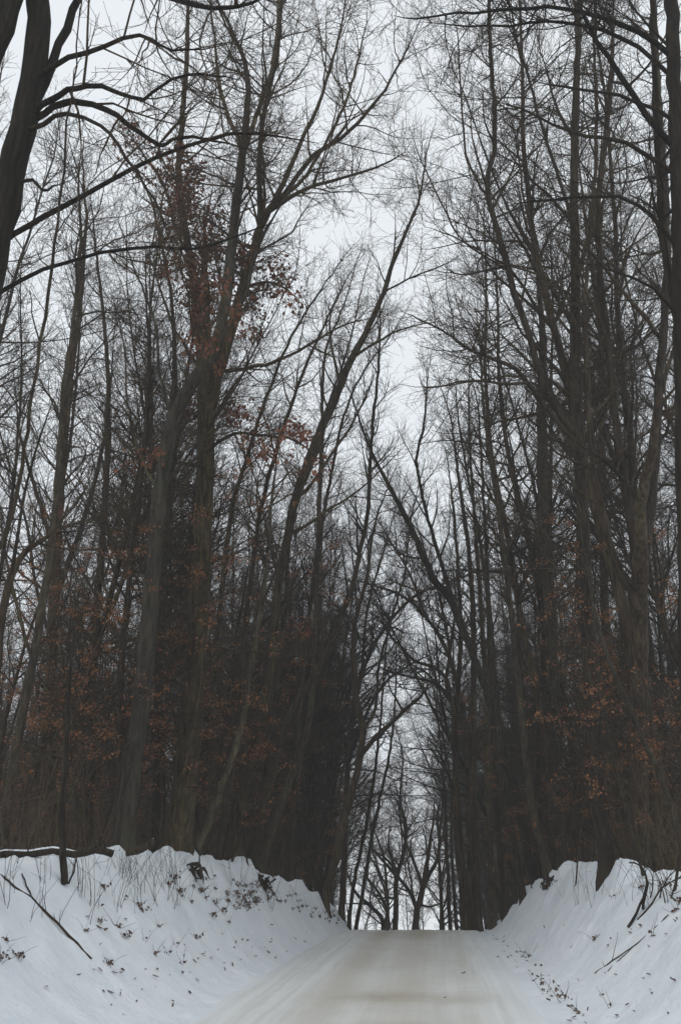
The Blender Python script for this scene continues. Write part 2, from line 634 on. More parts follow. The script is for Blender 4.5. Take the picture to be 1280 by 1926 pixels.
gx = axis([(-140, -60, 20), (-60, -12, 3.0), (-12, -7.4, 0.3), (-7.4, -2.4, 0.085), (-2.4, 1.0, 0.4), (1.0, 5.2, 0.085), (5.2, 12, 0.35), (12, 60, 3.0), (60, 140, 20)])
gy = axis([(-30, 6, 4), (6, 10, 0.5), (10, 26, 0.11), (26, 40, 0.18), (40, 60, 0.6), (60, 140, 4), (140, 260, 20)])
ground = sheet(gx, gy, ground_z, M_SNOW, 'snow_ground')
tag(ground, kind='structure')


def roadsurf_z(x, y):
    u = x / (RH + 0.12) if x > 0 else -x / (RH + 0.65)
    z = float(road_z(y)) + 0.015 + 0.06 * min(1.0, max(0.0, -x - RH)) - 0.11 * float(smooth((u - 0.78) / 0.22)) - 0.008 * u * u
    z += 0.028 * fbm(x * 1.6, y * 0.35, 1.0, 5.0) + 0.006 * fbm(x, y, 3.2, 2.0)
    for xr in (-1.15, 0.75):                       # shallow wheel ruts
        z -= 0.014 * math.exp(-((x - xr) / 0.28) ** 2)
    return z


road = sheet(axis([(-RH - 0.65, RH + 0.12, 0.09)]), axis([(-30, 8, 4), (8, 42, 0.16), (42, 130, 4)]), roadsurf_z, M_ROAD, 'road')
road.location.x = RC
tag(road, kind='structure')


# ------------------------------------------------------------------ traced roadside trees
def stem_px(d, w, pts, ground=False, step=0.3, jit=0.012, rng=None):
    """Pixel polyline -> 3D stem.  d=(depth0, depth1), w=(px width, ...) evenly spread along the points."""
    n = len(pts)
    ds = np.interp(np.linspace(0, 1, n), np.linspace(0, 1, len(d)), d)
    P = np.array([at(px, py, dd) for (px, py), dd in zip(pts, ds)])
    vz = (P - CAM) @ FW
    ws = np.interp(np.linspace(0, 1, n), np.linspace(0, 1, len(w)), w)
    R = ws * 0.86 / 2 * vz / FPX
    if not ground:
        R[-1] *= 0.4
    if ground:
        g = gz1(P[0, 0], P[0, 1])
        if P[0, 2] > g - 0.2:
            P = np.vstack([[P[0, 0], P[0, 1], g - 0.35], P])
            R = np.concatenate([[R[0] * 1.05], R])
    key = np.concatenate([[0], np.cumsum(np.linalg.norm(np.diff(P, axis=0), axis=1))])
    Q = catmull(P, step)
    kq = np.concatenate([[0], np.cumsum(np.linalg.norm(np.diff(Q, axis=0), axis=1))])
    RQ = np.interp(kq / kq[-1], key / key[-1], R)
    if ground:                                        # root flare
        h = Q[:, 2] - gz1(Q[0, 0], Q[0, 1])
        RQ = RQ * (1 + 0.28 * np.exp(-np.maximum(h, 0) / 0.22))
    if RQ[-1] > 0.006:                                # the leading shoot runs on and thins out
        dv = unit(Q[-1] - Q[-3])
        ln = float(np.clip(RQ[-1] * 75, 0.4, 6.0))
        m = max(4, int(ln / step))
        E, r0 = [Q[-1]], RQ[-1]
        rr = np.random.default_rng(len(pts) * 31 + int(abs(pts[0][0])))
        for i in range(m):
            dv = unit(dv + rr.normal(0, 0.07, 3) + np.array([0, 0, 0.02]))
            E.append(E[-1] + dv * ln / m)
        Q = np.vstack([Q, E[1:]])
        RQ = np.concatenate([RQ, np.linspace(r0, 0.004, m + 1)[1:]])
    if rng is not None and len(Q) > 3:
        j = rng.normal(0, jit, (len(Q), 3))
        j[0] = 0
        Q = Q + j
        RQ = RQ * (1 + rng.normal(0, 0.03, len(RQ)))
    return Q, RQ


SEED = [100]
HEROES = []


def tree(name, label, cat, stems, bark_m, group=None, crown={}, leaves=(), leaf_m=None, leaf_size=0.085, twig_m=None, leaf_keep=0.9):
    """stems: list of (part, depths, widths, points, grow?) ; the first one stands on the ground."""
    SEED[0] += 1
    rng = np.random.default_rng(SEED[0])
    built = []
    for k, (part, d, w, pts, g) in enumerate(stems):
        Q, R = stem_px(d, w, pts, ground=(k == 0), rng=rng)
        built.append((part, Q, R, g))
    q0 = built[0][1][0]
    base = np.array([q0[0], q0[1], gz1(q0[0], q0[1])])
    root = empty(name, base)
    tag(root, label, cat, group)
    cm = MB()
    tips = []
    for part, Q, R, g in built:
        b = MB()
        k = 14 if R[0] > 0.12 else 8 if R[0] > 0.04 else 6
        b.tubes(Q - base, R, k, cap=True)
        link(part, b.mesh(part, bark_m), root)
        if g is not None:
            kw = dict(crown)
            kw.update(g)
            tips.append(crown_from(rng, cm, [(Q - base, R)], **kw))
    link('crown', cm.mesh('crown', twig_m or M_TWIG), root)
    if leaves:
        T = np.concatenate(tips) + base
        px, py = proj(T)
        keep = np.zeros(len(T), bool)
        for cx, cy, rx, ry, p in leaves:
            e = ((px - cx) / rx) ** 2 + ((py - cy) / ry) ** 2
            keep |= (e < 1) & (rng.random(len(T)) < p)
        keep &= np.array([mnoise.noise(Vector(q * 1.3)) > -0.18 for q in T])
        T = T[keep] - base
        lm = MB()
        for rep in range(5):
            leaves_at(rng, lm, T + rng.normal(0, 0.09, T.shape), leaf_size)
        link('leaves', lm.mesh('leaves', leaf_m or M_OAKLEAF), root)
    HEROES.append(root)
    return root


SP = dict(limb=(2.3, 0.8, 3.2), br=(3.6, 0.4, 1.4), tw=(8.0, 0.18, 0.6), fine=(2.5, 0.1, 0.32), lift=0.07, la=(32, 78), thick=1.15)
NB = dict(limb=(0.45, 0.5, 1.4), start=0.5)
TR = 'bare roadside trees'

# --- left side
tree('oak_tree', 'massive dark oak at the left edge, two thick leaders and crooked limbs', 'tree', [
    ('trunk', (10, 10), (110, 80, 66, 58, 54, 50, 44), [(-165, 1560), (-120, 1150), (-72, 840), (-38, 620), (-14, 490), (10, 390), (33, 290), (54, 200), (68, 110), (72, 40), (76, -60), (86, -260)], dict(start=0.62)),
    ('limb', (10, 9.6), (62, 66, 60, 50), [(-60, 690), (-105, 420), (-66, 240), (-30, 120), (0, 50), (28, -40), (70, -200)], dict(start=0.55)),
    ('limb', (10, 9.3), (16, 13, 11, 8, 6, 4), [(52, 222), (82, 200), (112, 178), (145, 165), (190, 164), (230, 175), (270, 187), (300, 161), (350, 142), (400, 140), (450, 150)], dict(start=0.25)),
    ('limb', (10, 10.6), (17, 14, 12, 9, 7, 4), [(50, 236), (84, 212), (118, 194), (150, 192), (200, 205), (240, 233), (285, 262), (305, 276), (325, 262), (365, 258), (400, 264), (460, 280)], dict(start=0.3)),
    ('limb', (10, 9.2), (16, 12, 9, 6, 3), [(56, 158), (80, 140), (130, 110), (200, 86), (260, 66), (300, 88), (350, 95), (420, 80)], dict(start=0.3)),
    ('limb', (10, 10.4), (24, 20, 16, 12), [(60, 214), (84, 160), (112, 85), (138, 20), (160, -40), (190, -140)], dict(start=0.3)),
    ('limb', (10, 11.5), (14, 12, 10, 8, 6, 3), [(-12, 470), (60, 420), (110, 396), (200, 345), (300, 295), (400, 258), (450, 250), (520, 253), (600, 268)], dict(start=0.3)),
    ('limb', (10, 12), (12, 9, 8, 7, 5, 3), [(-34, 590), (40, 526), (130, 490), (250, 465), (330, 467), (400, 460), (455, 440), (530, 415)], dict(start=0.25)),
    ('limb', (10, 9.8), (9, 8, 6, 3), [(20, 345), (62, 340), (76, 357), (100, 350), (110, 338)], dict(start=0.4)),
    ('limb', (10, 8.6), (18, 13, 11, 8, 4), [(76, -70), (180, -55), (290, -14), (340, 4), (400, 12), (445, 12), (500, -2), (560, -20)], dict(start=0.2)),
    ('limb', (10, 8.8), (12, 10, 7, 4), [(44, 250), (78, 230), (130, 215), (190, 235), (240, 300), (290, 380), (330, 470)], dict(start=0.3)),
], M_BLACK, TR, crown=dict(limb=(3.8, 0.5, 2.8), br=(4.2, 0.3, 1.0), tw=(9, 0.12, 0.45), fine=(3, .06, .22), lift=0.05, la=(30, 80), thick=0.95))

tree('slim_tree', 'thin dark stem rising crookedly beside the massive left-edge oak', 'tree', [
    ('trunk', (9.5, 9.5), (14, 11, 9, 8, 7, 5, 3), [(-130, 1560), (-90, 1300), (-40, 1120), (8, 1016), (33, 940), (40, 880), (52, 810), (64, 740), (85, 600), (98, 500), (110, 420), (122, 320), (128, 230), (142, 120), (150, 20)], dict(start=0.5)),
], M_DARK, TR, crown=dict(limb=(1.4, 0.3, 1.0), br=(2.5, 0.2, 0.6), tw=(5, 0.1, 0.3), fine=None, thick=0.7))

tree('arching_tree', 'curved trunk at the left edge arching over towards the road', 'tree', [
    ('trunk', (13, 13.5), (28, 24, 18, 12, 5, 2), [(-40, 1580), (-25, 1400), (-8, 1250), (6, 1150), (22, 1080), (48, 1038), (82, 1014), (125, 990), (172, 974), (205, 966)], dict(start=0.5)),
    ('limb', (13, 12.5), (10, 6, 3), [(22, 1080), (40, 960), (75, 820), (110, 730)], {}),
], M_DARK, TR, crown=dict(limb=(2.2, 0.5, 1.6), br=(3.2, 0.3, 0.9), tw=(6, 0.12, 0.35), fine=None, thick=0.8))

tree('slim_tree', 'grey trunk leaning right near the left edge, above the fallen log', 'tree', [
    ('trunk', (17, 17), (24, 21, 18, 15, 12, 8), [(4, 1600), (20, 1480), (42, 1340), (62, 1240), (80, 1140), (95, 1040), (105, 940), (112, 840), (122, 720), (140, 600), (150, 480)], {}),
    ('limb', (17, 16), (9, 6, 3), [(62, 1240), (30, 1130), (10, 1040), (-10, 930)], {}),
], M_GREY, TR, crown=SP)

tree('forest_tree', 'broad dark trunk behind the fallen log on the left bank', 'tree', [
    ('trunk', (26, 26), (30, 27, 24, 20, 14, 8), [(86, 1600), (88, 1500), (92, 1380), (98, 1220), (106, 1050), (118, 850), (135, 690), (152, 560), (160, 450)], {}),
    ('limb', (26, 27), (14, 9, 4), [(102, 1130), (150, 1000), (185, 880), (205, 760), (215, 620)], {}),
    ('limb', (26, 25), (11, 7, 3), [(106, 1050), (70, 930), (40, 820), (25, 700)], {}),
], M_DARK, TR, crown=dict(limb=(2.0, 1.0, 2.8), br=(3.4, 0.4, 1.3), tw=(7, 0.18, 0.55)))

tree('leaning_tree', 'straight grey trunk that bends right behind the ridged big trunk', 'tree', [
    ('trunk', (20, 20), (46, 41, 37, 33, 30, 28, 25, 22, 18), [(232, 1618), (238, 1540), (248, 1450), (262, 1350), (271, 1280), (279, 1180), (286, 1100), (293, 1010), (301, 930), (313, 850), (326, 790), (347, 742), (370, 706), (393, 676), (411, 640), (425, 560), (434, 480), (441, 420), (448, 350), (456, 285)], dict(start=0.5)),
    ('limb', (20, 19), (12, 9, 6, 3), [(456, 290), (446, 255), (430, 222), (412, 160), (405, 90), (395, 10), (390, -80)], dict(start=0.15)),
    ('limb', (20, 20.8), (13, 10, 8, 5), [(456, 292), (470, 250), (487, 205), (508, 140), (520, 70), (524, 0), (528, -110)], dict(start=0.15)),
    ('limb', (20, 18.5), (9, 6, 3), [(412, 640), (460, 560), (480, 480), (520, 400), (560, 330)], dict(start=0.2)),
    ('limb', (20, 21.5), (8, 5, 3), [(300, 930), (262, 850), (240, 760), (235, 660), (215, 560)], dict(start=0.2)),
    ('limb', (20, 19.0), (9, 5, 3), [(326, 790), (300, 700), (290, 600), (250, 500), (225, 420)], dict(start=0.2)),
    ('limb', (20, 19.3), (4, 3, 2), [(446, 375), (432, 355), (426, 346)], None),
], M_PALE, TR, crown=SP)

tree('oak_tree', 'big ridged oak trunk on the left bank forking high, rust leaves still clinging', 'tree', [
    ('trunk', (22.8, 21.5), (60, 56, 52, 47, 43, 41, 40, 38, 36), [(334, 1606), (340, 1540), (348, 1470), (356, 1390), (364, 1300), (370, 1210), (376, 1110), (381, 1020), (384, 940), (387, 860), (388, 790), (386, 745)], dict(start=0.55)),
    ('limb', (21.5, 22), (22, 19, 17, 14, 11, 7), [(388, 800), (380, 720), (376, 650), (368, 580), (361, 500), (350, 440), (341, 380), (336, 300), (343, 220), (351, 120), (353, 40), (356, -80)], dict(start=0.15)),
    ('limb', (21.5, 21), (28, 26, 24, 22, 19), [(387, 800), (402, 735), (421, 665), (437, 610), (455, 545), (472, 490), (487, 440), (492, 410)], dict(start=0.1)),
    ('limb', (21, 21.5), (14, 12, 10, 7), [(490, 425), (488, 370), (488, 290), (498, 205), (518, 120), (527, 40), (532, -80)], dict(start=0.1)),
    ('limb', (21, 19.5), (15, 12, 9, 6, 3), [(491, 415), (512, 382), (542, 325), (563, 270), (597, 200), (620, 130), (640, 55), (655, -30)], dict(start=0.1)),
    ('limb', (21, 20.3), (13, 10, 8, 5, 3), [(500, 400), (535, 365), (590, 292), (640, 260), (698, 203), (735, 150), (765, 90), (795, 30)], dict(start=0.1)),
    ('limb', (21, 18.8), (11, 8, 6, 4, 2), [(505, 398), (560, 362), (615, 342), (680, 325), (735, 302), (765, 284)], dict(start=0.1)),
    ('limb', (21, 22.4), (10, 7, 4), [(487, 440), (520, 380), (575, 330), (640, 215), (672, 120), (690, 30)], dict(start=0.1)),
    ('limb', (21.5, 19.5), (10, 7, 5, 3), [(424, 698), (480, 690), (540, 672), (600, 636), (650, 610), (690, 600)], dict(start=0.1)),
    ('limb', (21.5, 20), (9, 6, 4), [(388, 850), (440, 815), (500, 820), (560, 830), (600, 870)], dict(start=0.1, lift=0.0)),
    ('limb', (21.5, 23), (9, 6, 3), [(360, 490), (330, 430), (310, 350), (270, 290), (240, 250)], dict(start=0.1)),
    ('limb', (21.5, 20.5), (8, 5, 3), [(380, 700), (330, 620), (300, 540), (280, 480)], dict(start=0.1)),
    ('limb', (21.5, 20.5), (8, 5, 3), [(455, 545), (500, 530), (540, 545), (565, 570)], dict(start=0.1, lift=0.0)),
    ('limb', (21.5, 20.0), (9, 6, 3), [(386, 880), (330, 870), (280, 890), (240, 930)], dict(start=0.1, lift=0.0)),
], M_OAK, TR, crown=SP, leaf_m=M_OAKLEAF, leaf_size=0.115,
     leaves=[(345, 330, 40, 60, .5), (340, 420, 50, 60, .5), (390, 420, 40, 40, .4), (330, 500, 60, 30, .6), (420, 510, 90, 50, .8), (500, 520, 55, 40, .7), (545, 560, 30, 25, .6), (360, 590, 50, 60, .6), (460, 600, 40, 40, .6), (390, 660, 50, 40, .4),
             (390, 760, 55, 30, .8), (450, 780, 50, 25, .5), (520, 825, 65, 35, .9), (590, 880, 25, 20, .6), (275, 880, 50, 40, .8), (320, 650, 40, 40, .5), (280, 300, 60, 40, .12), (250, 290, 60, 60, .15)])

tree('leaning_tree', 'leaning pale-sided slim trunk right beside the ridged big trunk', 'tree', [
    ('trunk', (23.2, 22.8), (20, 17, 14, 12, 9, 6), [(362, 1622), (378, 1580), (400, 1525), (426, 1452), (445, 1400), (457, 1350), (466, 1290), (480, 1210), (494, 1130), (504, 1040), (510, 950)], {}),
], M_PALE, TR, crown=SP)

tree('leaning_tree', 'tall tree leaning over the road, its lone tip against the open sky', 'tree', [
    ('trunk', (27, 26), (26, 22, 20, 19, 22, 20, 16, 12, 8, 4), [(440, 1640), (449, 1545), (465, 1460), (480, 1390), (499, 1318), (514, 1215), (522, 1110), (537, 1030), (556, 940), (574, 890), (590, 850), (606, 800), (627, 755), (650, 700), (669, 660), (695, 610), (716, 563), (740, 490), (762, 440), (785, 385), (797, 325)], dict(start=0.45)),
    ('limb', (26.5, 25), (7, 5, 3, 2), [(669, 668), (705, 646), (732, 630), (762, 617), (795, 609), (830, 605)], dict(start=0.1)),
    ('limb', (26.5, 26), (5, 4, 2), [(719, 552), (745, 536), (790, 516), (830, 500), (862, 480)], dict(start=0.1)),
    ('limb', (26.5, 26.5), (5, 4, 2), [(716, 560), (728, 520), (738, 488), (743, 440), (742, 400)], dict(start=0.3)),
    ('limb', (26.8, 25.5), (8, 6, 4, 2), [(545, 1005), (590, 980), (620, 956), (660, 932), (695, 905), (725, 875), (762, 838)], dict(start=0.15)),
    ('limb', (26.8, 28), (9, 7, 5, 3), [(560, 935), (590, 905), (625, 850), (660, 800), (690, 740), (705, 700)], dict(start=0.15)),
    ('limb', (26.8, 27.5), (7, 5, 3), [(640, 725), (625, 660), (620, 600), (640, 550)], dict(start=0.15)),
], M_OAK, TR, crown=dict(limb=(1.9, 0.6, 2.0), br=(3.4, 0.4, 1.2), tw=(7, 0.18, 0.5), fine=(2.2, .1, .3)))

for nm, lab, d, ws, pts, m in [
    ('leaning_tree', 'long thin trunk sweeping right behind the tree with the lone tip', 29, (18, 15, 13, 11, 9, 7, 4), [(480, 1645), (486, 1571), (509, 1471), (526, 1400), (548, 1334), (573, 1298), (606, 1245), (639, 1169), (655, 1125), (668, 1079), (684, 1000), (692, 950), (697, 850), (702, 785), (708, 730), (712, 680), (715, 610)], M_OAK),
    ('slim_tree', 'twisted grey trunk standing over the exposed root on the left bank', 30, (20, 17, 14, 12, 10, 8, 4), [(491, 1655), (497, 1614), (514, 1557), (528, 1514), (554, 1443), (571, 1400), (583, 1337), (590, 1240), (594, 1130), (598, 1020), (600, 925), (606, 836), (606, 747), (612, 660), (640, 590)], M_GREY),
    ('slim_tree', 'slender dark tree between the exposed root and the dip in the left bank', 33, (12, 11, 9, 7, 5, 3), [(545, 1665), (556, 1450), (566, 1300), (578, 1180), (600, 1020), (625, 880), (650, 770), (690, 690), (725, 645)], M_DARK),
    ('slim_tree', 'slim dark stem close left of the twisted grey trunk', 31, (13, 11, 9, 7, 5, 3), [(462, 1642), (495, 1480), (522, 1280), (538, 1130), (545, 1000), (570, 880), (618, 760), (655, 650), (676, 560)], M_DARK),
    ('slim_tree', 'slim tree rising out of the brown brush just right of the pale leaning trunk', 25, (15, 13, 11, 9, 6, 3), [(405, 1636), (428, 1500), (452, 1300), (468, 1120), (490, 960), (525, 830), (570, 700), (610, 610), (640, 545)], M_DARK),
    ('slim_tree', 'slim dark tree half hidden behind the ridged big trunk', 26, (15, 13, 11, 9, 6, 3), [(402, 1625), (400, 1450), (405, 1250), (418, 1100), (438, 950), (468, 850), (500, 750), (540, 650), (592, 560), (625, 515)], M_GREY),
    ('slim_tree', 'dark straight tree standing between the grey bending trunk and the ridged one', 27, (20, 18, 16, 13, 9, 5), [(290, 1600), (295, 1450), (300, 1250), (310, 1050), (325, 880), (330, 720), (322, 560), (300, 440)], M_DARK),
    ('slim_tree', 'dark tree left of the grey bending trunk, snowy log across its foot', 24, (22, 19, 16, 13, 9, 5), [(165, 1600), (170, 1450), (176, 1250), (190, 1050), (200, 900), (205, 740), (195, 600), (180, 470)], M_DARK),
]:
    tree(nm, lab, 'tree', [('trunk', (d, d - 0.6), ws, pts, dict(start=0.42))], m, TR, crown=dict(limb=(2.4, 0.7, 2.4), br=(3.6, 0.4, 1.2), tw=(7.5, 0.18, 0.55), fine=(2.2, .1, .3), lift=0.13))

tree('arching_tree', 'tree near the crest on the left with one long limb arching to the right', 'tree', [
    ('trunk', (36, 36), (20, 18, 16, 14, 10, 6), [(612, 1690), (628, 1628), (643, 1557), (657, 1500), (672, 1450), (682, 1375), (672, 1325), (664, 1250), (668, 1170), (688, 1090), (700, 1010)], {}),
    ('limb', (36, 35), (12, 10, 8, 6, 3), [(666, 1440), (700, 1392), (732, 1364), (760, 1336), (784, 1316), (797, 1300), (806, 1285)], dict(start=0.3)),
    ('limb', (35.5, 35), (5, 4, 2), [(757, 1337), (742, 1312), (731, 1290), (729, 1265)], dict(start=0.3)),
    ('limb', (36, 37), (9, 6, 3), [(682, 1375), (706, 1330), (712, 1250), (732, 1180), (745, 1100)], {}),
], M_DARK, TR, crown=SP)

for lab, pts in [
    ('left of two thin leaning stems where the left bank ends at the crest', [(656, 1736), (667, 1653), (685, 1570), (700, 1480), (712, 1390), (720, 1290), (728, 1180)]),
    ('right of two thin leaning stems where the left bank ends at the crest', [(670, 1740), (684, 1667), (696, 1591), (714, 1500), (732, 1420), (742, 1330), (745, 1240)]),
]:
    tree('slim_tree', lab, 'tree', [('trunk', (42, 42), (9, 8, 7, 5, 3), pts, {})], M_GREY, TR, crown=dict(limb=(1.0, 0.8, 2.0)))

tree('arching_tree', 'dark tree at the left of the crest whose top bends right across the road', 'tree', [
    ('trunk', (44, 44), (15, 13, 11, 9, 7, 4), [(642, 1735), (648, 1600), (652, 1470), (662, 1350), (690, 1240), (735, 1165), (790, 1115), (850, 1092)], dict(start=0.35)),
    ('limb', (44, 43), (8, 6, 3), [(655, 1440), (680, 1360), (720, 1290), (770, 1250), (820, 1225)], dict(start=0.1)),
    ('limb', (44, 45), (7, 5, 3), [(680, 1270), (690, 1150), (720, 1040), (745, 950)], dict(start=0.1)),
    ('limb', (44, 43), (6, 4, 3), [(735, 1165), (760, 1080), (770, 990), (790, 900)], dict(start=0.1)),
], M_DARK, TR, crown=dict(limb=(3.6, 1.0, 3.8), br=(3.6, 0.4, 1.4), tw=(7, 0.2, 0.6), fine=(2, .1, .35), la=(35, 85), thick=1.4))

# --- beyond the crest
tree('field_tree', 'spreading tree just beyond the road crest, forked low like a V', 'tree', [
    ('trunk', (62, 62), (16, 14, 12), [(780, 1750), (781, 1735), (784, 1712), (790, 1690), (795, 1670)], None),
    ('limb', (62, 63), (10, 8, 6, 3), [(783, 1708), (778, 1694), (769, 1676), (752, 1653), (738, 1630), (722, 1612), (700, 1600)], dict(start=0.2)),
    ('limb', (62, 61), (9, 7, 5, 3), [(794, 1675), (790, 1655), (783, 1636), (774, 1610), (764, 1588), (752, 1545), (748, 1500)], dict(start=0.2)),
    ('limb', (62, 63), (9, 8, 6, 3), [(794, 1675), (808, 1642), (822, 1617), (826, 1583), (822, 1540), (830, 1490)], dict(start=0.2)),
    ('limb', (62, 60), (5, 4, 2), [(806, 1645), (802, 1610), (800, 1580), (792, 1550)], dict(start=0.2)),
    ('limb', (62, 60), (5, 4, 2), [(786, 1702), (810, 1705), (830, 1698), (850, 1690)], dict(start=0.2)),
], M_DARK, 'field trees beyond the crest', crown=dict(limb=(2.0, 1.0, 3.0), br=(3.4, 0.5, 1.6), tw=(6, .2, .7), thick=1.7))
tree('field_tree', 'upright dark tree beyond the crest, left of the low-forked one', 'tree', [
    ('trunk', (60, 60), (13, 11, 9, 7, 4), [(742, 1750), (743, 1735), (744, 1695), (745, 1655), (748, 1640), (757, 1610), (763, 1580), (762, 1545), (752, 1510), (755, 1460)], dict(start=0.3)),
    ('limb', (60, 61), (8, 6, 3), [(746, 1652), (732, 1632), (716, 1615), (702, 1598), (690, 1580)], dict(start=0.2)),
    ('limb', (60, 61), (6, 4, 2), [(744, 1690), (725, 1688), (710, 1690), (695, 1680)], dict(start=0.2)),
    ('limb', (60, 59), (6, 4, 2), [(746, 1650), (735, 1610), (730, 1575), (738, 1530)], dict(start=0.2)),
], M_DARK, 'field trees beyond the crest', crown=dict(limb=(2.0, 1.0, 2.8), br=(3.4, 0.5, 1.6), tw=(6, .2, .7), thick=1.7))
tree('field_tree', 'low crooked tree beyond the crest with limbs bent to the left', 'tree', [
    ('trunk', (64, 64), (11, 9, 7, 4), [(721, 1750), (720, 1735), (712, 1719), (693, 1701), (678, 1690), (664, 1672), (655, 1650)], dict(start=0.3)),
    ('limb', (64, 63), (8, 6, 3), [(724, 1735), (728, 1715), (718, 1690), (705, 1670), (690, 1650), (680, 1620)], dict(start=0.2)),
], M_DARK, 'field trees beyond the crest', crown=dict(limb=(2.0, 1.0, 2.8), br=(3.4, 0.5, 1.6), tw=(6, .2, .7), thick=1.7))

# --- right side
for nm, lab, d, ws, pts, m in [
    ('slim_tree', 'leftmost slim stem beyond the crest, right of the low-forked tree', 52, (7, 6, 5, 3), [(829, 1745), (829, 1660), (825, 1600), (832, 1500), (836, 1420), (826, 1330)], M_DARK),
    ('slim_tree', 'middle slim stem beyond the crest, right of the low-forked tree', 51, (9, 8, 6, 3), [(846, 1745), (842, 1650), (838, 1590), (836, 1500), (828, 1400), (815, 1300)], M_DARK),
    ('slim_tree', 'rightmost slim stem beyond the crest, close to the thick dark pair', 50, (8, 7, 5, 3), [(858, 1745), (852, 1660), (848, 1580), (848, 1500), (840, 1420), (820, 1350)], M_DARK),
    ('forest_tree', 'dark trunk right of the arched one where the right bank meets the road', 38, (19, 17, 15, 12, 8, 4), [(899, 1745), (893, 1620), (888, 1480), (889, 1330), (890, 1180), (880, 1030), (862, 900), (850, 800)], M_DARK),
    ('forest_tree', 'grey trunk low on the right bank, just above the road edge', 37, (17, 15, 13, 10, 7, 4), [(926, 1740), (922, 1610), (918, 1470), (914, 1320), (905, 1170), (895, 1020), (885, 880), (880, 760)], M_GREY),
    ('forest_tree', 'dark trunk left of the three leaning trunks on the right bank', 35, (16, 14, 12, 10, 7, 4), [(949, 1720), (940, 1600), (931, 1490), (925, 1360), (920, 1210), (915, 1060), (908, 920), (900, 780)], M_DARK),
    ('leaning_tree', 'lowest and slimmest of three leaning trunks on the right bank', 32, (15, 14, 12, 10, 7, 4), [(982, 1678), (962, 1575), (947, 1490), (938, 1390), (930, 1270), (918, 1130), (900, 1010), (880, 900), (862, 800)], M_GREY),
    ('leaning_tree', 'uppermost of three leaning trunks on the right bank, smooth and grey', 29, (19, 16, 14, 12, 9, 5), [(1030, 1648), (1012, 1575), (992, 1460), (985, 1390), (975, 1290), (963, 1180), (950, 1060), (935, 950), (918, 850), (905, 720)], M_GREY),
    ('forest_tree', 'straight grey trunk behind the right bank, left of the dark ridged one', 29.5, (34, 30, 28, 27, 26, 24, 18, 8), [(1046, 1648), (1044, 1500), (1042, 1350), (1037, 1220), (1029, 1080), (1022, 960), (1019, 860), (1017, 760), (1020, 640), (1010, 520)], M_GREY),
]:
    tree(nm, lab, 'tree', [('trunk', (d, d - 0.6), ws, pts, dict(start=0.40))], m, TR, crown=dict(limb=(2.2, 0.7, 2.7), br=(3.4, 0.4, 1.3), tw=(7, 0.18, 0.55), fine=(2.2, .1, .3), lift=0.12, thick=1.1))

tree('arching_tree', 'thick dark trunk at the crest on the right, limbs arching over the road', 'tree', [
    ('trunk', (38, 38), (22, 19, 17, 15, 12, 9), [(876, 1745), (868, 1650), (861, 1560), (857, 1480), (855, 1390), (850, 1330), (842, 1305)], None),
    ('limb', (38, 37), (9, 7, 5, 3), [(843, 1307), (820, 1288), (797, 1278), (757, 1270), (726, 1261), (698, 1245)], dict(start=0.1, lift=0.02)),
    ('limb', (38, 38.5), (9, 8, 6, 4, 2), [(848, 1322), (840, 1280), (815, 1255), (780, 1244), (752, 1214), (727, 1190), (718, 1157), (700, 1120)], dict(start=0.1)),
    ('limb', (38, 39), (12, 10, 7, 4), [(853, 1370), (862, 1280), (866, 1180), (860, 1060), (852, 960), (840, 860)], dict(start=0.2)),
    ('limb', (38, 37), (6, 4, 2), [(858, 1500), (835, 1440), (815, 1400), (790, 1385)], dict(start=0.2)),
], M_DARK, TR, crown=dict(limb=(2.3, 0.7, 2.6), br=(3.4, 0.4, 1.3), tw=(7, 0.18, 0.55), fine=(2.2, .1, .3), thick=1.1))

tree('arching_tree', 'second arching tree at the crest on the right, top bent left over the road', 'tree', [
    ('trunk', (46, 46), (15, 13, 11, 9, 7, 4), [(886, 1745), (882, 1600), (878, 1450), (868, 1330), (842, 1230), (800, 1160), (750, 1118), (690, 1098)], dict(start=0.35)),
    ('limb', (46, 45), (8, 6, 3), [(872, 1370), (840, 1310), (800, 1265), (750, 1240)], dict(start=0.1)),
    ('limb', (46, 47), (7, 5, 3), [(850, 1250), (830, 1140), (800, 1040), (770, 950)], dict(start=0.1)),
    ('limb', (46, 45), (6, 4, 3), [(800, 1160), (770, 1080), (735, 1020), (700, 960)], dict(start=0.1)),
], M_DARK, TR, crown=dict(limb=(3.6, 1.0, 3.8), br=(3.6, 0.4, 1.4), tw=(7, 0.2, 0.6), fine=(2, .1, .35), la=(35, 85), thick=1.4))

tree('leaning_tree', 'middle of three leaning trunks on the right bank, reaching over the road', 'tree', [
    ('trunk', (33, 31), (20, 18, 17, 16, 17, 15, 12, 9, 5), [(1004, 1668), (986, 1570), (966, 1480), (936, 1375), (912, 1290), (896, 1255), (881, 1211), (861, 1167), (846, 1126), (820, 1096), (797, 1050), (772, 990), (748, 946), (726, 904), (703, 860), (684, 815)], dict(start=0.4)),
    ('limb', (31.6, 31), (10, 8, 7, 5, 3), [(850, 1135), (834, 1072), (819, 1030), (806, 980), (794, 935), (784, 866), (797, 795), (801, 745), (806, 690)], dict(start=0.1)),
    ('limb', (32, 30), (6, 4, 2), [(830, 1105), (780, 1110), (740, 1095), (700, 1110)], dict(start=0.1)),
    ('limb', (31.5, 33), (6, 4, 2), [(797, 1050), (760, 1045), (720, 1010), (690, 1000)], dict(start=0.1)),
], M_GREY, TR, crown=dict(limb=(2.3, 0.7, 2.6), br=(3.4, 0.4, 1.3), tw=(7, 0.18, 0.55), fine=(2.2, .1, .3), thick=1.1))

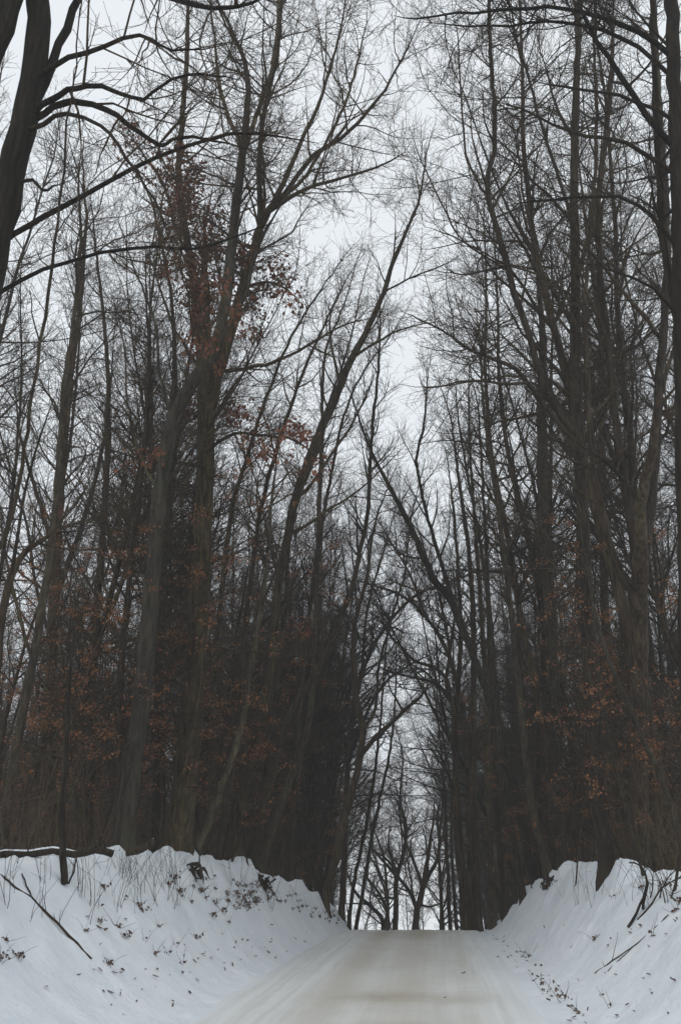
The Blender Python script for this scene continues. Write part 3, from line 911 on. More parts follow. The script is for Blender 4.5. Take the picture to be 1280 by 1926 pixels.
tree('forest_tree', 'dark ridged trunk on the right bank crest, tallest on that side', 'tree', [
    ('trunk', (22.0, 20), (30, 33, 33, 30, 27, 25, 23, 20, 17, 13, 9), [(1136, 1690), (1136, 1600), (1126, 1500), (1118, 1400), (1112, 1300), (1105, 1190), (1098, 1060), (1093, 950), (1088, 850), (1083, 750), (1081, 600), (1080, 450), (1079, 330), (1082, 200), (1086, 100), (1090, -20), (1096, -160)], dict(start=0.5)),
    ('limb', (20, 19.4), (18, 16, 14, 12, 11, 9, 7), [(1086, 820), (1042, 764), (1015, 700), (987, 610), (965, 550), (945, 470), (925, 402), (915, 360), (918, 322), (928, 290), (929, 200), (922, 100), (918, 0), (914, -110)], dict(start=0.2)),
    ('limb', (19.7, 18.6), (7, 5, 3), [(915, 366), (895, 338), (876, 290), (868, 210), (862, 100), (850, 10)], dict(start=0.1)),
    ('limb', (20, 18.5), (13, 11, 8, 5, 3), [(1080, 830), (1022, 762), (990, 720), (968, 695), (930, 676), (890, 661), (860, 641), (830, 620), (790, 601), (760, 588)], dict(start=0.15)),
    ('limb', (19.4, 18.4), (7, 5, 3), [(990, 720), (950, 723), (900, 716), (860, 718), (815, 730), (790, 722)], dict(start=0.1)),
    ('limb', (20, 19.2), (9, 7, 5, 3), [(1078, 420), (1045, 318), (1016, 230), (998, 160), (975, 90), (958, 10), (945, -60)], dict(start=0.1)),
    ('limb', (20, 20.5), (11, 9, 7, 4), [(1084, 520), (1108, 430), (1118, 330), (1121, 200), (1116, 80), (1120, -40)], dict(start=0.1)),
    ('limb', (20, 19), (7, 5, 3), [(1082, 640), (1040, 580), (1010, 480), (985, 380), (972, 280), (955, 210)], dict(start=0.1)),
    ('limb', (20, 18.8), (6, 4, 3), [(1080, 560), (1020, 520), (960, 500), (900, 470), (850, 445), (810, 430)], dict(start=0.1, lift=0.05)),
    ('limb', (19.6, 18.9), (5, 4, 2), [(955, 510), (910, 480), (860, 440), (820, 360), (790, 300), (770, 240)], dict(start=0.1)),
    ('limb', (20, 21), (6, 4, 2), [(1090, 880), (1130, 800), (1160, 700), (1175, 600)], dict(start=0.1)),
    ('limb', (20, 19.4), (6, 4, 2), [(1100, 1080), (1050, 1040), (1010, 985), (960, 950), (900, 930)], dict(start=0.1)),
], M_DARK, TR, crown=SP)

tree('forest_tree', 'stout trunk dividing into three tall leaders, right of the dark ridged one', 'tree', [
    ('trunk', (21.8, 20), (40, 40, 38, 37, 38, 36), [(1203, 1660), (1203, 1560), (1202, 1450), (1201, 1330), (1201, 1220), (1200, 1140), (1200, 1110)], None),
    ('limb', (20, 19.6), (20, 18, 15, 12, 8), [(1198, 1150), (1185, 1112), (1170, 1088), (1155, 1050), (1140, 1000), (1130, 950), (1116, 890), (1108, 800), (1104, 690), (1100, 560), (1108, 430)], dict(start=0.2)),
    ('limb', (20, 20.4), (22, 19, 16, 13, 9), [(1200, 1120), (1190, 1010), (1178, 940), (1167, 880), (1158, 800), (1149, 720), (1141, 640), (1132, 560), (1127, 470), (1124, 380), (1140, 240), (1150, 120), (1152, 0)], dict(start=0.2)),
    ('limb', (20, 20.8), (24, 22, 19, 16, 13, 9), [(1204, 1120), (1214, 1020), (1225, 930), (1232, 830), (1240, 700), (1248, 600), (1254, 450), (1246, 300), (1236, 160), (1230, 20), (1226, -100)], dict(start=0.2)),
    ('limb', (20.3, 19), (11, 9, 6, 3), [(1228, 972), (1200, 940), (1172, 902), (1132, 862), (1100, 845), (1050, 800)], dict(start=0.2)),
    ('limb', (20.5, 19), (11, 8, 5), [(1246, 640), (1215, 600), (1180, 560), (1130, 500), (1090, 455), (1040, 430)], dict(start=0.2)),
], M_DARK, TR, crown=SP)

tree('oak_tree', 'near dark trunk cut by the right edge, long level limbs across the top right', 'tree', [
    ('trunk', (13, 13), (52, 44, 40, 36, 33, 30, 27), [(1312, 1660), (1300, 1400), (1292, 1100), (1287, 900), (1282, 700), (1277, 500), (1272, 300), (1268, 150), (1262, 30), (1258, -140)], dict(start=0.6)),
    ('limb', (13, 13.6), (18, 15, 12, 9), [(1283, 680), (1264, 560), (1246, 440), (1236, 300), (1229, 150), (1225, 0), (1222, -120)], dict(start=0.2)),
    ('limb', (13, 12), (13, 11, 9, 7, 4, 3), [(1266, 110), (1200, 62), (1125, 30), (1060, 17), (960, 17), (860, 25), (780, 35), (740, 30)], dict(start=0.2, lift=0.03)),
    ('limb', (13, 12.6), (11, 9, 7, 5, 3), [(1268, 150), (1200, 88), (1130, 56), (1060, 42), (960, 46), (880, 49), (800, 42)], dict(start=0.2, lift=0.03)),
    ('limb', (13, 12.4), (16, 13, 10, 6), [(1270, 280), (1212, 215), (1165, 140), (1122, 80), (1092, 20), (1078, -50)], dict(start=0.2)),
    ('limb', (13, 11.8), (11, 8, 6, 3), [(1271, 330), (1175, 268), (1100, 256), (1040, 235), (980, 206), (930, 188)], dict(start=0.2, lift=0.03)),
    ('limb', (13, 12.2), (10, 7, 4), [(1270, 230), (1195, 192), (1130, 172), (1060, 165), (1000, 150)], dict(start=0.2, lift=0.03)),
    ('limb', (13, 12.6), (10, 7, 4), [(1276, 470), (1200, 385), (1120, 370), (1040, 375), (960, 385)], dict(start=0.2, lift=0.03)),
    ('limb', (13, 12.2), (9, 6, 3), [(1280, 600), (1230, 545), (1170, 515), (1090, 490)], dict(start=0.2, lift=0.03)),
], M_BLACK, TR, crown=dict(limb=(3.4, 0.5, 2.4), br=(4.4, 0.3, 1.0), tw=(9, 0.12, 0.45), fine=(3, .06, .22), la=(30, 80), thick=0.95))

tree('leaning_tree', 'pale slender trunk leaning left from the right edge of the photo', 'tree', [
    ('trunk', (16, 17), (17, 15, 13, 10, 7, 4), [(1300, 1650), (1278, 1572), (1264, 1522), (1236, 1450), (1210, 1395), (1180, 1322), (1150, 1255), (1130, 1200), (1112, 1130), (1098, 1040), (1090, 960)], dict(start=0.5)),
], M_GREY, TR, crown=dict(limb=(0.9, 0.6, 1.6), thick=0.8))
# ------------------------------------------------------------------ the woods on both sides
def make_kind(seed, H, r0, lean, forks, limb, start, wander=0.035, thick=1.25, lift=0.07, br=(3.4, 0.5, 1.5), tw=(7.0, 0.2, 0.6), fine=(2.0, .12, .35), snag=0):
    """One forest tree in its own coordinates: trunk mesh and crown mesh."""
    rng = np.random.default_rng(seed)
    az = rng.uniform(0, 6.28)
    d0 = np.array([[math.cos(az) * lean, math.sin(az) * lean, 1.0]])
    P, R = grow(rng, np.array([[0, 0, -0.4]]), d0, np.array([H + 0.4]), np.array([r0]), np.array([r0 * 0.12]), 26, wander, 0.02)
    P, R = P[0], R[0].copy()
    R *= 1 + 0.4 * np.exp(-np.maximum(P[:, 2], 0) / 0.3)
    tb, cb = MB(), MB()
    stems = [(P, R)]
    for f in range(forks):
        i = int(26 * rng.uniform(0.34, 0.6))
        a = rng.uniform(0, 6.28)
        dd = unit(P[i + 1] - P[i]) + 0.38 * np.array([math.cos(a), math.sin(a), 0])
        Q, RQ = grow(rng, P[i][None], dd[None], np.array([(H - P[i, 2]) * rng.uniform(0.75, 0.98)]), np.array([R[i] * 0.72]), np.array([0.012]), 16, wander * 1.5, 0.04)
        stems.append((Q[0], RQ[0]))
    for q, r in stems:
        tb.tubes(q, r, 9 if r[0] > 0.08 else 6, cap=True)
    for n, (q, r) in enumerate(stems):
        crown_from(rng, cb, [(q, r)], la=(34, 80), limb=limb, br=br, tw=tw, fine=fine, start=start if n == 0 else 0.12, lift=lift, thick=thick)
    if snag:                                       # dead side shoots low on the trunk
        pos, d, t, pr, _ = spawn(rng, P[None], R[None], snag, 0.08, 0.45, (60, 95))
        n = len(pos)
        if n:
            A, RA = grow(rng, pos, d, rng.uniform(0.4, 2.2, n), np.minimum(pr * 0.4, 0.014), np.full(n, 0.004), 5, 0.16, 0.03)
            cb.tubes(A, RA, 3)
            pos, d, t, pr, _ = spawn(rng, A, RA, 3.0, 0.2, 1.0, (30, 65))
            n = len(pos)
            B, RB = grow(rng, pos, d, rng.uniform(0.2, 0.8, n), np.minimum(pr, 0.006), np.full(n, 0.003), 3, 0.18, 0.03)
            cb.tubes(B, RB, 3)
    return tb.mesh('forest_trunk', M_DARK), cb.mesh('forest_crown', M_TWIG)


KINDS = []
for seed, H, r0, lean, forks, limb, start, adj in [
    (11, 24, 0.15, 0.03, 0, (3.1, 1.0, 4.2), 0.34, 'straight'),
    (12, 22, 0.12, 0.08, 1, (2.9, 1.0, 4.0), 0.32, 'forked'),
    (13, 26, 0.17, 0.04, 2, (2.7, 1.2, 4.4), 0.36, 'many-stemmed'),
    (14, 19, 0.085, 0.05, 0, (2.8, 0.7, 3.0), 0.28, 'slender'),
    (15, 17, 0.07, 0.12, 0, (2.8, 0.7, 3.0), 0.26, 'crooked'),
    (16, 23, 0.13, 0.02, 1, (2.9, 1.0, 4.2), 0.33, 'tall forked'),
    (17, 15, 0.055, 0.06, 0, (3.0, 0.6, 2.6), 0.24, 'thin'),
    (18, 19, 0.14, 0.05, 1, (2.4, 1.6, 6.8), 0.22, 'wide-limbed'),
    (19, 17, 0.11, 0.08, 2, (2.4, 1.4, 5.4), 0.20, 'spreading'),
]:
    KINDS.append((make_kind(seed, H, r0, lean, forks, limb, start, snag=1.8, thick=1.5, fine=(2.5, .12, .4)), adj, H))


KINDS.append((make_kind(20, 12.5, 0.17, 0.05, 3, (2.6, 1.6, 4.6), 0.16, snag=0, thick=2.2, wander=0.06, br=(3.6, .5, 1.7), tw=(6, .25, .8), fine=None), 'round-crowned', 12.5))


def make_sapling(seed, H, r0, leafy, n_stems=1, big=False):
    rng = np.random.default_rng(seed)
    tb, cb, lb = MB(), MB(), MB()
    stems = []
    for s in range(n_stems):
        a = rng.uniform(0, 6.28)
        d0 = np.array([[math.cos(a) * 0.16, math.sin(a) * 0.16, 1.0]])
        P, R = grow(rng, np.array([[0.05 * s, 0, -0.3]]), d0, np.array([H * rng.uniform(0.75, 1.0)]), np.array([r0]), np.array([0.005]), 12, 0.07, 0.02)
        stems.append((P[0], R[0]))
        tb.tubes(P, R, 5, cap=True)
    if leafy:
        tips = crown_from(rng, cb, stems, limb=(4.0, 0.6, 2.1), br=(4.4, 0.25, 0.9), tw=(5, 0.12, 0.35), fine=None, start=0.16, lift=0.0, thick=0.9, la=(55, 88))
        k = (rng.random(len(tips)) < leafy) & np.array([mnoise.noise(Vector((q[0] * 1.3, q[1] * 1.3, q[2] * 2.6 + seed))) > 0.04 for q in tips])
        T = tips[k]
        for rep in range(9):
            leaves_at(rng, lb, T + rng.normal(0, 0.075, T.shape) * np.array([1, 1, .5]), 0.055)
        return tb.mesh('sapling_stem', M_GREY), cb.mesh('sapling_crown', M_TWIG), lb.mesh('sapling_leaves', M_BEECH)
    if big:
        crown_from(rng, cb, stems, limb=(2.8, 1.0, 3.2), br=(3.6, 0.35, 1.2), tw=(6.5, 0.15, 0.5), fine=(2.0, .1, .3), start=0.14, lift=0.06, thick=1.4, la=(35, 75))
        return tb.mesh('understory_trunk', M_DARK), cb.mesh('understory_crown', M_TWIG)
    crown_from(rng, cb, stems, limb=(3.2, 0.5, 1.9), br=(4.0, 0.25, 0.9), tw=(6.0, 0.12, 0.45), fine=None, start=0.18, lift=0.07, thick=1.0)
    return tb.mesh('sapling_stem', M_GREY), cb.mesh('sapling_crown', M_TWIG), None


LEAFY = [make_sapling(s, h, 0.03, lf) for s, h, lf in ((31, 5.0, 0.60), (32, 7.0, 0.55), (33, 3.6, 0.65), (34, 8.5, 0.55))]
BARE = [make_sapling(s, h, r, 0, n) for s, h, r, n in ((41, 7, 0.03, 1), (42, 9, 0.038, 2), (43, 5, 0.022, 3), (44, 11, 0.045, 1))]

prng = random.Random(7)


def place(meshes, names, x, y, rz, s, lean=(0, 0)):
    r = empty(names[0], (x, y, gz1(x, y)))
    r.rotation_euler = (lean[0], lean[1], rz)
    r.scale = (s, s, s)
    for me, nm in zip(meshes, names[1:]):
        if me is not None:
            link(nm, me, r)
    return r


def zone(px, x):
    if x < -1:
        for lim, z in ((70, 'at the left edge'), (225, 'behind the snowy log on the left bank'), (330, 'between the bending grey trunk and the ridged oak'),
                       (430, 'behind the ridged oak on the left bank'), (520, 'behind the leaning trees of the left bank'), (1e9, 'on the left near the crest')):
            if px < lim:
                return z
    for lim, z in ((960, 'on the right near the crest'), (1060, 'behind the three leaning trunks on the right'), (1170, 'behind the dark ridged trunk on the right'), (1e9, 'behind the three-leader trunk at the right')):
        if px < lim:
            return z


def band(y):
    return 'front row' if y < 34 else 'second row' if y < 55 else 'third row' if y < 80 else 'deep'


TAKEN = [(o.location.x, o.location.y) for o in HEROES]


def free(x, y, gap):
    return all((x - a) ** 2 + (y - b) ** 2 > gap * gap for a, b in TAKEN)


def in_view(x, y, m=0.0):
    px, py = proj(np.array([[x, y, float(base_z(x, y)) + 3.0]]))
    return -170 - m < px[0] < 1400 + m


def scatter(n, fy, side, gap, ylo, yhi, off):
    out, tries = [], 0
    while len(out) < n and tries < n * 120:
        tries += 1
        y = ylo + (yhi - ylo) * prng.random() ** fy
        if side < 0:
            e = np.interp(y, YK, L_TOP) - off
            x = e - prng.random() ** 1.15 * max(1.5, 0.56 * y + 6 + e)
        else:
            e = np.interp(y, YK, R_TOP) + off
            x = e + prng.random() ** 1.15 * max(1.5, 0.36 * y + 2 - e)
        if y > 40 and -0.097 * y - 0.4 < x < 0.032 * y + 1.2:      # the road beyond the crest stays open
            continue
        if in_view(x, y) and free(x, y, gap):
            TAKEN.append((x, y))
            out.append((x, y))
    return out


def woods(spots, wide=False):
    for x, y in spots:
        side = -1 if x < -1 else 1
        edge = abs(x - (np.interp(y, YK, L_TOP) if side < 0 else np.interp(y, YK, R_TOP)))
        k = prng.choices(range(9), (3, 3, 2, 3, 3, 3, 2, 4, 4))[0] if not wide else prng.choice((7, 8))
        (tm, cm), adj, H = KINDS[k]
        s = prng.uniform(0.82, 1.12)
        lean_in = (0.34 if wide else 0.10 if edge < 4 else 0.03) * prng.random() * -side      # roadside trees lean to the light
        o = place((tm, cm), ('forest_tree', 'trunk', 'crown'), x, y, prng.uniform(0, 6.28), s, (prng.gauss(0, 0.02), lean_in + prng.gauss(0, 0.02)))
        px, _ = proj(np.array([[x, y, o.location.z + 2.0]]))
        z = zone(px[0], x)
        tag(o, f'{adj} bare tree, {band(y)}, {z}', 'tree', f'{adj} trees, {band(y)}, {z}')


def edge_row(side, ys):
    out = []
    for y in ys:
        x = (min(np.interp(y, YK, L_TOP), -0.097 * y) - prng.uniform(0.3, 1.2)) if side < 0 else (np.interp(y, YK, R_TOP) + prng.uniform(0.1, 1.2))
        TAKEN.append((x, y))
        out.append((x, y))
    return out


woods(edge_row(-1, (39, 43.5, 47.5, 52, 57, 65, 74)), True)
woods(edge_row(1, (40, 44, 48, 52, 58, 66, 73)), True)
for px, d, k, s in ((1240, 27, 5, 1.25), (1195, 31, 0, 1.3), (1268, 23, 0, 1.2), (1010, 34, 5, 1.15), (1110, 35, 0, 1.2), (1060, 33, 0, 1.1),
                    (205, 31, 5, 1.1), (60, 35, 5, 1.15)):
    x = float(at(px, 1640, d)[0])
    TAKEN.append((x, d))
    (tm, cm), adj, H = KINDS[k]
    o = place((tm, cm), ('forest_tree', 'trunk', 'crown'), x, d, prng.uniform(0, 6.28), s, (prng.gauss(0, .015), prng.gauss(0, .015)))
    tag(o, f'very tall {adj} tree, {band(d)}, {zone(px, x)}', 'tree', f'very tall {adj} trees, {band(d)}, {zone(px, x)}')
# open-grown trees in the field past the crest
for x, y, k, s in ((-7.5, 72, 9, 0.95), (-3.8, 80, 9, 1.05), (0.2, 70, 9, 0.95), (4.5, 78, 9, 1.0), (-10, 92, 9, 1.15), (2.2, 88, 9, 1.2), (-1.5, 100, 7, 0.95), (6.5, 98, 9, 1.2)):
    TAKEN.append((x, y))
    (tm, cm), adj, H = KINDS[k]
    o = place((tm, cm), ('field_tree', 'trunk', 'crown'), x, y, prng.uniform(0, 6.28), s)
    tag(o, f'{adj} bare tree far down the road in the gap past the crest', 'tree', f'{adj} trees in the gap past the crest')
woods(scatter(160, 0.85, -1, 1.2, 19, 120, 0.6))
woods(scatter(100, 0.85, 1, 1.15, 21, 120, 0.5))


def bush(spots, kinds, leafy):
    for x, y in spots:
        k = prng.randrange(len(kinds))
        o = place(kinds[k], ('sapling', 'stem', 'crown', 'leaves'), x, y, prng.uniform(0, 6.28), prng.uniform(0.75, 1.2), (prng.gauss(0, 0.05), prng.gauss(0, 0.05)))
        px, _ = proj(np.array([[x, y, o.location.z + 2.0]]))
        z = zone(px[0], x)
        w = 'young beech holding brown leaves' if leafy else 'thin bare sapling'
        tag(o, f'{w}, {band(y)}, {z}', 'sapling', f'{w}, {band(y)}, {z}')


UNDER = [make_sapling(s, h, r, 0, n, big=True) for s, h, r, n in ((45, 10, 0.055, 1), (46, 12, 0.065, 1), (47, 9, 0.05, 2), (48, 14, 0.075, 1))]


def understory(spots):
    for x, y in spots:
        k = prng.randrange(4)
        o = place(UNDER[k], ('understory_tree', 'trunk', 'crown'), x, y, prng.uniform(0, 6.28), prng.uniform(0.8, 1.2), (prng.gauss(0, 0.06), prng.gauss(0, 0.06)))
        px, _ = proj(np.array([[x, y, o.location.z + 2.0]]))
        z = zone(px[0], x)
        w = ('low twiggy', 'bushy', 'twin-stemmed low', 'lanky low')[k]
        tag(o, f'{w} understory tree, {band(y)}, {z}', 'tree', f'{w} understory trees, {band(y)}, {z}')


understory(scatter(165, 0.9, -1, 0.8, 20, 95, 0.5))
understory(scatter(85, 0.85, 1, 0.8, 22, 95, 0.4))
for x, y in ((-7.2, 69), (-6.0, 76), (-5.0, 68), (-4.6, 84), (-3.0, 72), (-2.2, 79), (-0.9, 69), (0.6, 82), (1.6, 72), (-1.6, 90), (2.6, 80), (-6.6, 88)):
    o = place(UNDER[prng.randrange(4)], ('field_shrub', 'stem', 'crown'), x, y, prng.uniform(0, 6.28), prng.uniform(0.5, 0.9))
    tag(o, 'low twiggy shrub between the field trees past the crest', 'shrub', 'shrubs past the crest')
bush(scatter(62, 0.9, -1, 0.8, 19, 75, 0.9), LEAFY, True)
bush(scatter(44, 0.9, 1, 0.8, 21, 75, 0.8), LEAFY, True)
bush(scatter(105, 0.9, -1, 0.6, 18, 100, 0.4), BARE, False)
bush(scatter(70, 0.9, 1, 0.6, 20, 100, 0.4), BARE, False)


for px, d, H, lab in [
    (40, 17, 7.5, 'young beech with orange-brown leaves at the left edge above the log'), (130, 19, 7.0, 'brown-leaved beech standing right behind the fallen log'),
    (205, 21, 8.2, 'leafy brown beech left of the bending grey trunk'), (272, 22.5, 8.6, 'leafy brown beech between the bending trunk and the ridged oak'),
    (330, 24, 8.6, 'brown-leaved beech half hidden by the ridged oak'), (395, 24.5, 8.3, 'brown-leaved beech right of the ridged oak'),
    (470, 27, 8.0, 'rusty beech behind the leaning tree on the left bank'), (560, 33, 5.0, 'low rusty beech over the left bank near the crest'), (610, 37, 4.4, 'last low rusty beech on the left by the crest'),
    (1255, 17.5, 7.6, 'orange-leaved beech at the right edge behind the brambles'), (1215, 19, 8.8, 'orange-leaved beech beside the three-leader trunk'),
    (300, 22.3, 10.0, 'tall orange-leaved beech between the bending grey trunk and the ridged oak'), (428, 25.8, 10.2, 'tall orange-leaved beech among the leaning trunks, right of the ridged oak'), (165, 18.8, 8.2, 'orange-leaved beech rising over the middle of the fallen log'),
    (1075, 24, 6.0, 'brown beech between the straight grey trunk and the dark ridged trunk'),
    (1000, 31, 6.0, 'brown beech behind the three leaning trunks'), (915, 41, 5.4, 'brown-leaved beech low at the crest on the right'), (950, 37, 7.0, 'thin brown beech above the right road edge'),
]:
    p = at(px, 1640, d)
    k = (1 if H < 6 else 3)
    o = place(LEAFY[k], ('beech_tree', 'trunk', 'crown', 'leaves'), p[0], d, prng.uniform(0, 6.28), H / (7.0, 8.5)[k == 3], (0, 0))
    tag(o, lab, 'tree', 'young beeches holding brown leaves')

# the woods that close the view far behind
frng = np.random.default_rng(77)
n = 420
fy = 68 + 75 * frng.random(n)
fx = np.where(frng.random(n) < 0.62, -2 - 0.1 * fy - frng.random(n) ** 1.1 * (0.52 * fy), 5 + frng.random(n) ** 1.1 * (0.34 * fy))
fz = np.array([gz1(u, v) for u, v in zip(fx, fy)]) - 0.3
fb = MB()
fd = frng.normal(0, 0.05, (n, 3))
fd[:, 2] = 1
FP, FR = grow(frng, np.stack([fx, fy, fz], axis=1), fd, frng.uniform(9, 20, n), frng.uniform(0.05, 0.16, n), np.full(n, 0.02), 12, 0.04, 0.02)
fb.tubes(FP, FR, 5)
src = (FP, FR)
for per, lo, hi, S, ra, rb, t0 in ((1.9, 0.8, 3.0, 5, 0.026, 0.010, 0.12), (2.4, 0.4, 1.5, 4, 0.015, 0.007, 0.1), (2.2, 0.2, 0.7, 2, 0.009, 0.005, 0.15)):
    pos, d, t, pr, _ = spawn(frng, src[0], src[1], per, t0, 1.0, (30, 70))
    m = len(pos)
    A_, RA_ = grow(frng, pos, d, frng.uniform(lo, hi, m), np.minimum(pr * 0.7, ra), np.full(m, rb), S, 0.15, 0.06)
    fb.tubes(A_, RA_, 3)
    src = (A_, RA_)
fw = link('far_woods', fb.mesh('far_woods', M_TWIG))
tag(fw, 'mass of bare woods closing the view far behind both banks', 'woods', kind='stuff')


# ------------------------------------------------------------------ undergrowth: brush nobody could count
def undergrowth(seed, side, n):
    rng = np.random.default_rng(seed)
    y = 13 + 75 * rng.random(n) ** 1.6
    if side < 0:
        e = np.interp(y, YK, L_TOP)
        x = e - 0.45 - np.abs(rng.normal(0, 1, n)) * (0.5 + 0.10 * y)
    else:
        e = np.interp(y, YK, R_TOP)
        x = e + 0.45 + np.abs(rng.normal(0, 1, n)) * (0.4 + 0.08 * y)
    z = np.array([gz1(a, b) for a, b in zip(x, y)]) - 0.05
    p = np.stack([x, y, z], axis=1)
    d = rng.normal(0, 0.35, (n, 3))
    d[:, 2] = 1
    ln = rng.gamma(3.0, 0.42, n) + 0.25
    b = MB()
    A, RA = grow(rng, p, d, ln, rng.uniform(0.003, 0.0065, n), np.full(n, 0.0022), 6, 0.14, -0.02)
    b.tubes(A, RA, 3)
    pos, d, t, pr, _ = spawn(rng, A, RA, 3.2, 0.2, 1.0, (25, 65))
    m = len(pos)
    B, RB = grow(rng, pos, d, rng.uniform(0.15, 0.6, m), np.minimum(pr, 0.0035), np.full(m, 0.0018), 3, 0.2, 0.0)
    b.tubes(B, RB, 3)
    o = link('undergrowth', b.mesh('undergrowth', M_BRUSH))
    tag(o, 'brown leafless brush along the top of the ' + ('left' if side < 0 else 'right') + ' bank', 'undergrowth', kind='stuff')


undergrowth(51, -1, 1900)
undergrowth(52, 1, 1500)


# ------------------------------------------------------------------ small things on the snow
def on_ground(px, py, lo=7.0, hi=60.0):
    prev = lo
    for d in np.arange(lo, hi, 0.1):
        p = at(px, py, d)
        if p[2] < gz1(p[0], p[1]):
            return at(px, py, (prev + d) / 2)
        prev = d
    return at(px, py, 24.0)


def stick(name, label, cat, lines, m, twigs=0, seed=0, sink=0.0):
    """lines: list of (points px with lift above the snow, w0, w1 in px)."""
    rng = np.random.default_rng(seed + 900)
    root, base = None, None
    for k, (pts, w0, w1) in enumerate(lines):
        P = []
        for px, py, up in pts:
            g = on_ground(px, py)
            if up > 0:                                    # stands clear of the snow: keep the depth of the first point
                g = at(px, py, P[-1][1] + rng.normal(0, 0.05)) if P else g
            g = g + np.array([0, 0, 0.012])
            P.append(g)
        Q = catmull(np.array(P), 0.12)
        Q[1:-1] += rng.normal(0, 0.006, (len(Q) - 2, 3))
        vz = (Q[0] - CAM) @ FW
        R = np.linspace(w0, w1, len(Q)) / 2 * vz / FPX
        if root is None:
            base = Q[0].copy()
            root = empty(name, base)
            tag(root, label, cat)
        b = MB()
        b.tubes(Q - base, R, 6, cap=True)
        if twigs:
            pos, d, t, pr, _ = spawn(rng, (Q - base)[None], R[None], twigs, 0.1, 1.0, (35, 75), (0, 0, 0.8))
            n = len(pos)
            if n:
                A, RA = grow(rng, pos, d, rng.uniform(0.1, 0.5, n), np.minimum(pr * 0.6, 0.006), np.full(n, 0.002), 4, 0.15, 0.02)
                b.tubes(A, RA, 4)
        link('stem' if k == 0 else 'side_shoot', b.mesh('branch_mesh', m), root)
    return root


stick('fallen_branch', 'long thin dead branch lying down the left snowbank', 'branch',
      [([(172, 1806, 0), (130, 1762, 0), (86, 1716, 0), (58, 1690, 0), (28, 1668, 0), (-10, 1638, 0)], 5.5, 3.5),
       ([(60, 1692, 0), (50, 1668, 0), (43, 1645, 0), (32, 1622, 0)], 3.5, 2)], M_STICK, 1.2, 1)
stick('fallen_branch', 'faint half-buried stick running up the right snowbank', 'branch',
      [([(1118, 1832, 0), (1160, 1802, 0), (1210, 1766, 0), (1240, 1738, 0), (1256, 1722, 0)], 2.5, 2),
       ([(1142, 1828, 0), (1170, 1800, 0), (1200, 1775, 0)], 1.5, 1.5)], M_STICK, 1.0, 2)
stick('broken_branch', 'dark bent branch stuck in the snow at the right bank', 'branch',
      [([(1180, 1746, 0), (1196, 1718, 1), (1208, 1690, 1), (1216, 1664, 1), (1212, 1642, 1), (1198, 1626, 1), (1182, 1624, 1)], 6, 2.5),
       ([(1208, 1712, 0), (1212, 1690, 1), (1218, 1662, 1)], 6, 3)], M_STICK, 3.0, 3)
stick('bramble', 'dark arched bramble canes over the snow at the right edge', 'bramble',
      [([(1198, 1732, 0), (1225, 1700, 1), (1245, 1672, 1), (1270, 1655, 1), (1296, 1650, 1)], 4, 2),
       ([(1240, 1690, 0), (1250, 1660, 1), (1268, 1640, 1), (1290, 1634, 1)], 3, 1.5),
       ([(1262, 1690, 0), (1270, 1660, 1), (1285, 1645, 1)], 3, 1.5),
       ([(1222, 1690, 0), (1228, 1662, 1), (1222, 1640, 1), (1205, 1628, 1)], 2.5, 1.2),
       ([(1250, 1700, 0), (1240, 1660, 1), (1228, 1636, 1)], 2.5, 1.2)], M_STICK, 7.0, 4)
stick('slim_tree', 'short dark stem rising from the snow below the fallen log', 'tree',
      [([(121, 1664, 0), (120, 1630, 1), (118, 1590, 1), (117, 1540, 1), (121, 1470, 1), (127, 1380, 1), (131, 1280, 1), (140, 1180, 1)], 15, 5),
       ([(129, 1664, 0), (138, 1640, 1), (144, 1615, 1), (150, 1570, 1), (162, 1500, 1)], 4, 2)], M_DARK, 3.0, 5)


def log(name, label, d, pts, r, seed):
    rng = np.random.default_rng(seed)
    P = np.array([at(px, py, d) for px, py in pts])
    g = np.array([gz1(p[0], p[1]) for p in P])
    P[:, 2] = np.maximum(P[:, 2], g + r * 0.4)
    Q = catmull(P, 0.15)
    base = Q[0].copy()
    root = empty(name, base)
    tag(root, label, 'log')
    b = MB()
    R = r * (1 + rng.normal(0, 0.05, len(Q)))
    b.tubes(Q - base, R, 10, cap=True)
    pos, dd, t, pr, _ = spawn(rng, (Q - base)[None], R[None], 1.6, 0.05, 0.95, (50, 90), (0, 0, 0.6))
    n = len(pos)
    if n:
        A, RA = grow(rng, pos, dd, rng.uniform(0.2, 0.9, n), np.full(n, r * 0.22), np.full(n, 0.006), 5, 0.15, 0.03)
        b.tubes(A, RA, 4)
    link('trunk', b.mesh('log_trunk', M_DARK), root)
    s = MB()
    n = len(Q)
    lo = np.clip(np.array([fbm(i * 0.13, 0.0, 1.0, seed, 2) for i in range(n)]) * 0.8 + 0.55, 0.02, 1)
    S = Q - base + np.array([0, 0, 1.0]) * (R * 0.62)[:, None]
    s.tubes(S, R * 0.80 * lo, 10, cap=True)
    link('snow_cap', s.mesh('log_snow', M_SNOW), root)


log('fallen_log', 'long dark fallen log with snow on top along the left bank crest', 16.5, [(-40, 1616), (10, 1606), (55, 1612), (100, 1600), (140, 1607), (180, 1598), (212, 1606)], 0.06, 3)
log('fallen_log', 'short snow-topped log beside the foot of the bending grey trunk', 18.5, [(238, 1604), (258, 1600), (276, 1592), (290, 1580)], 0.065, 4)


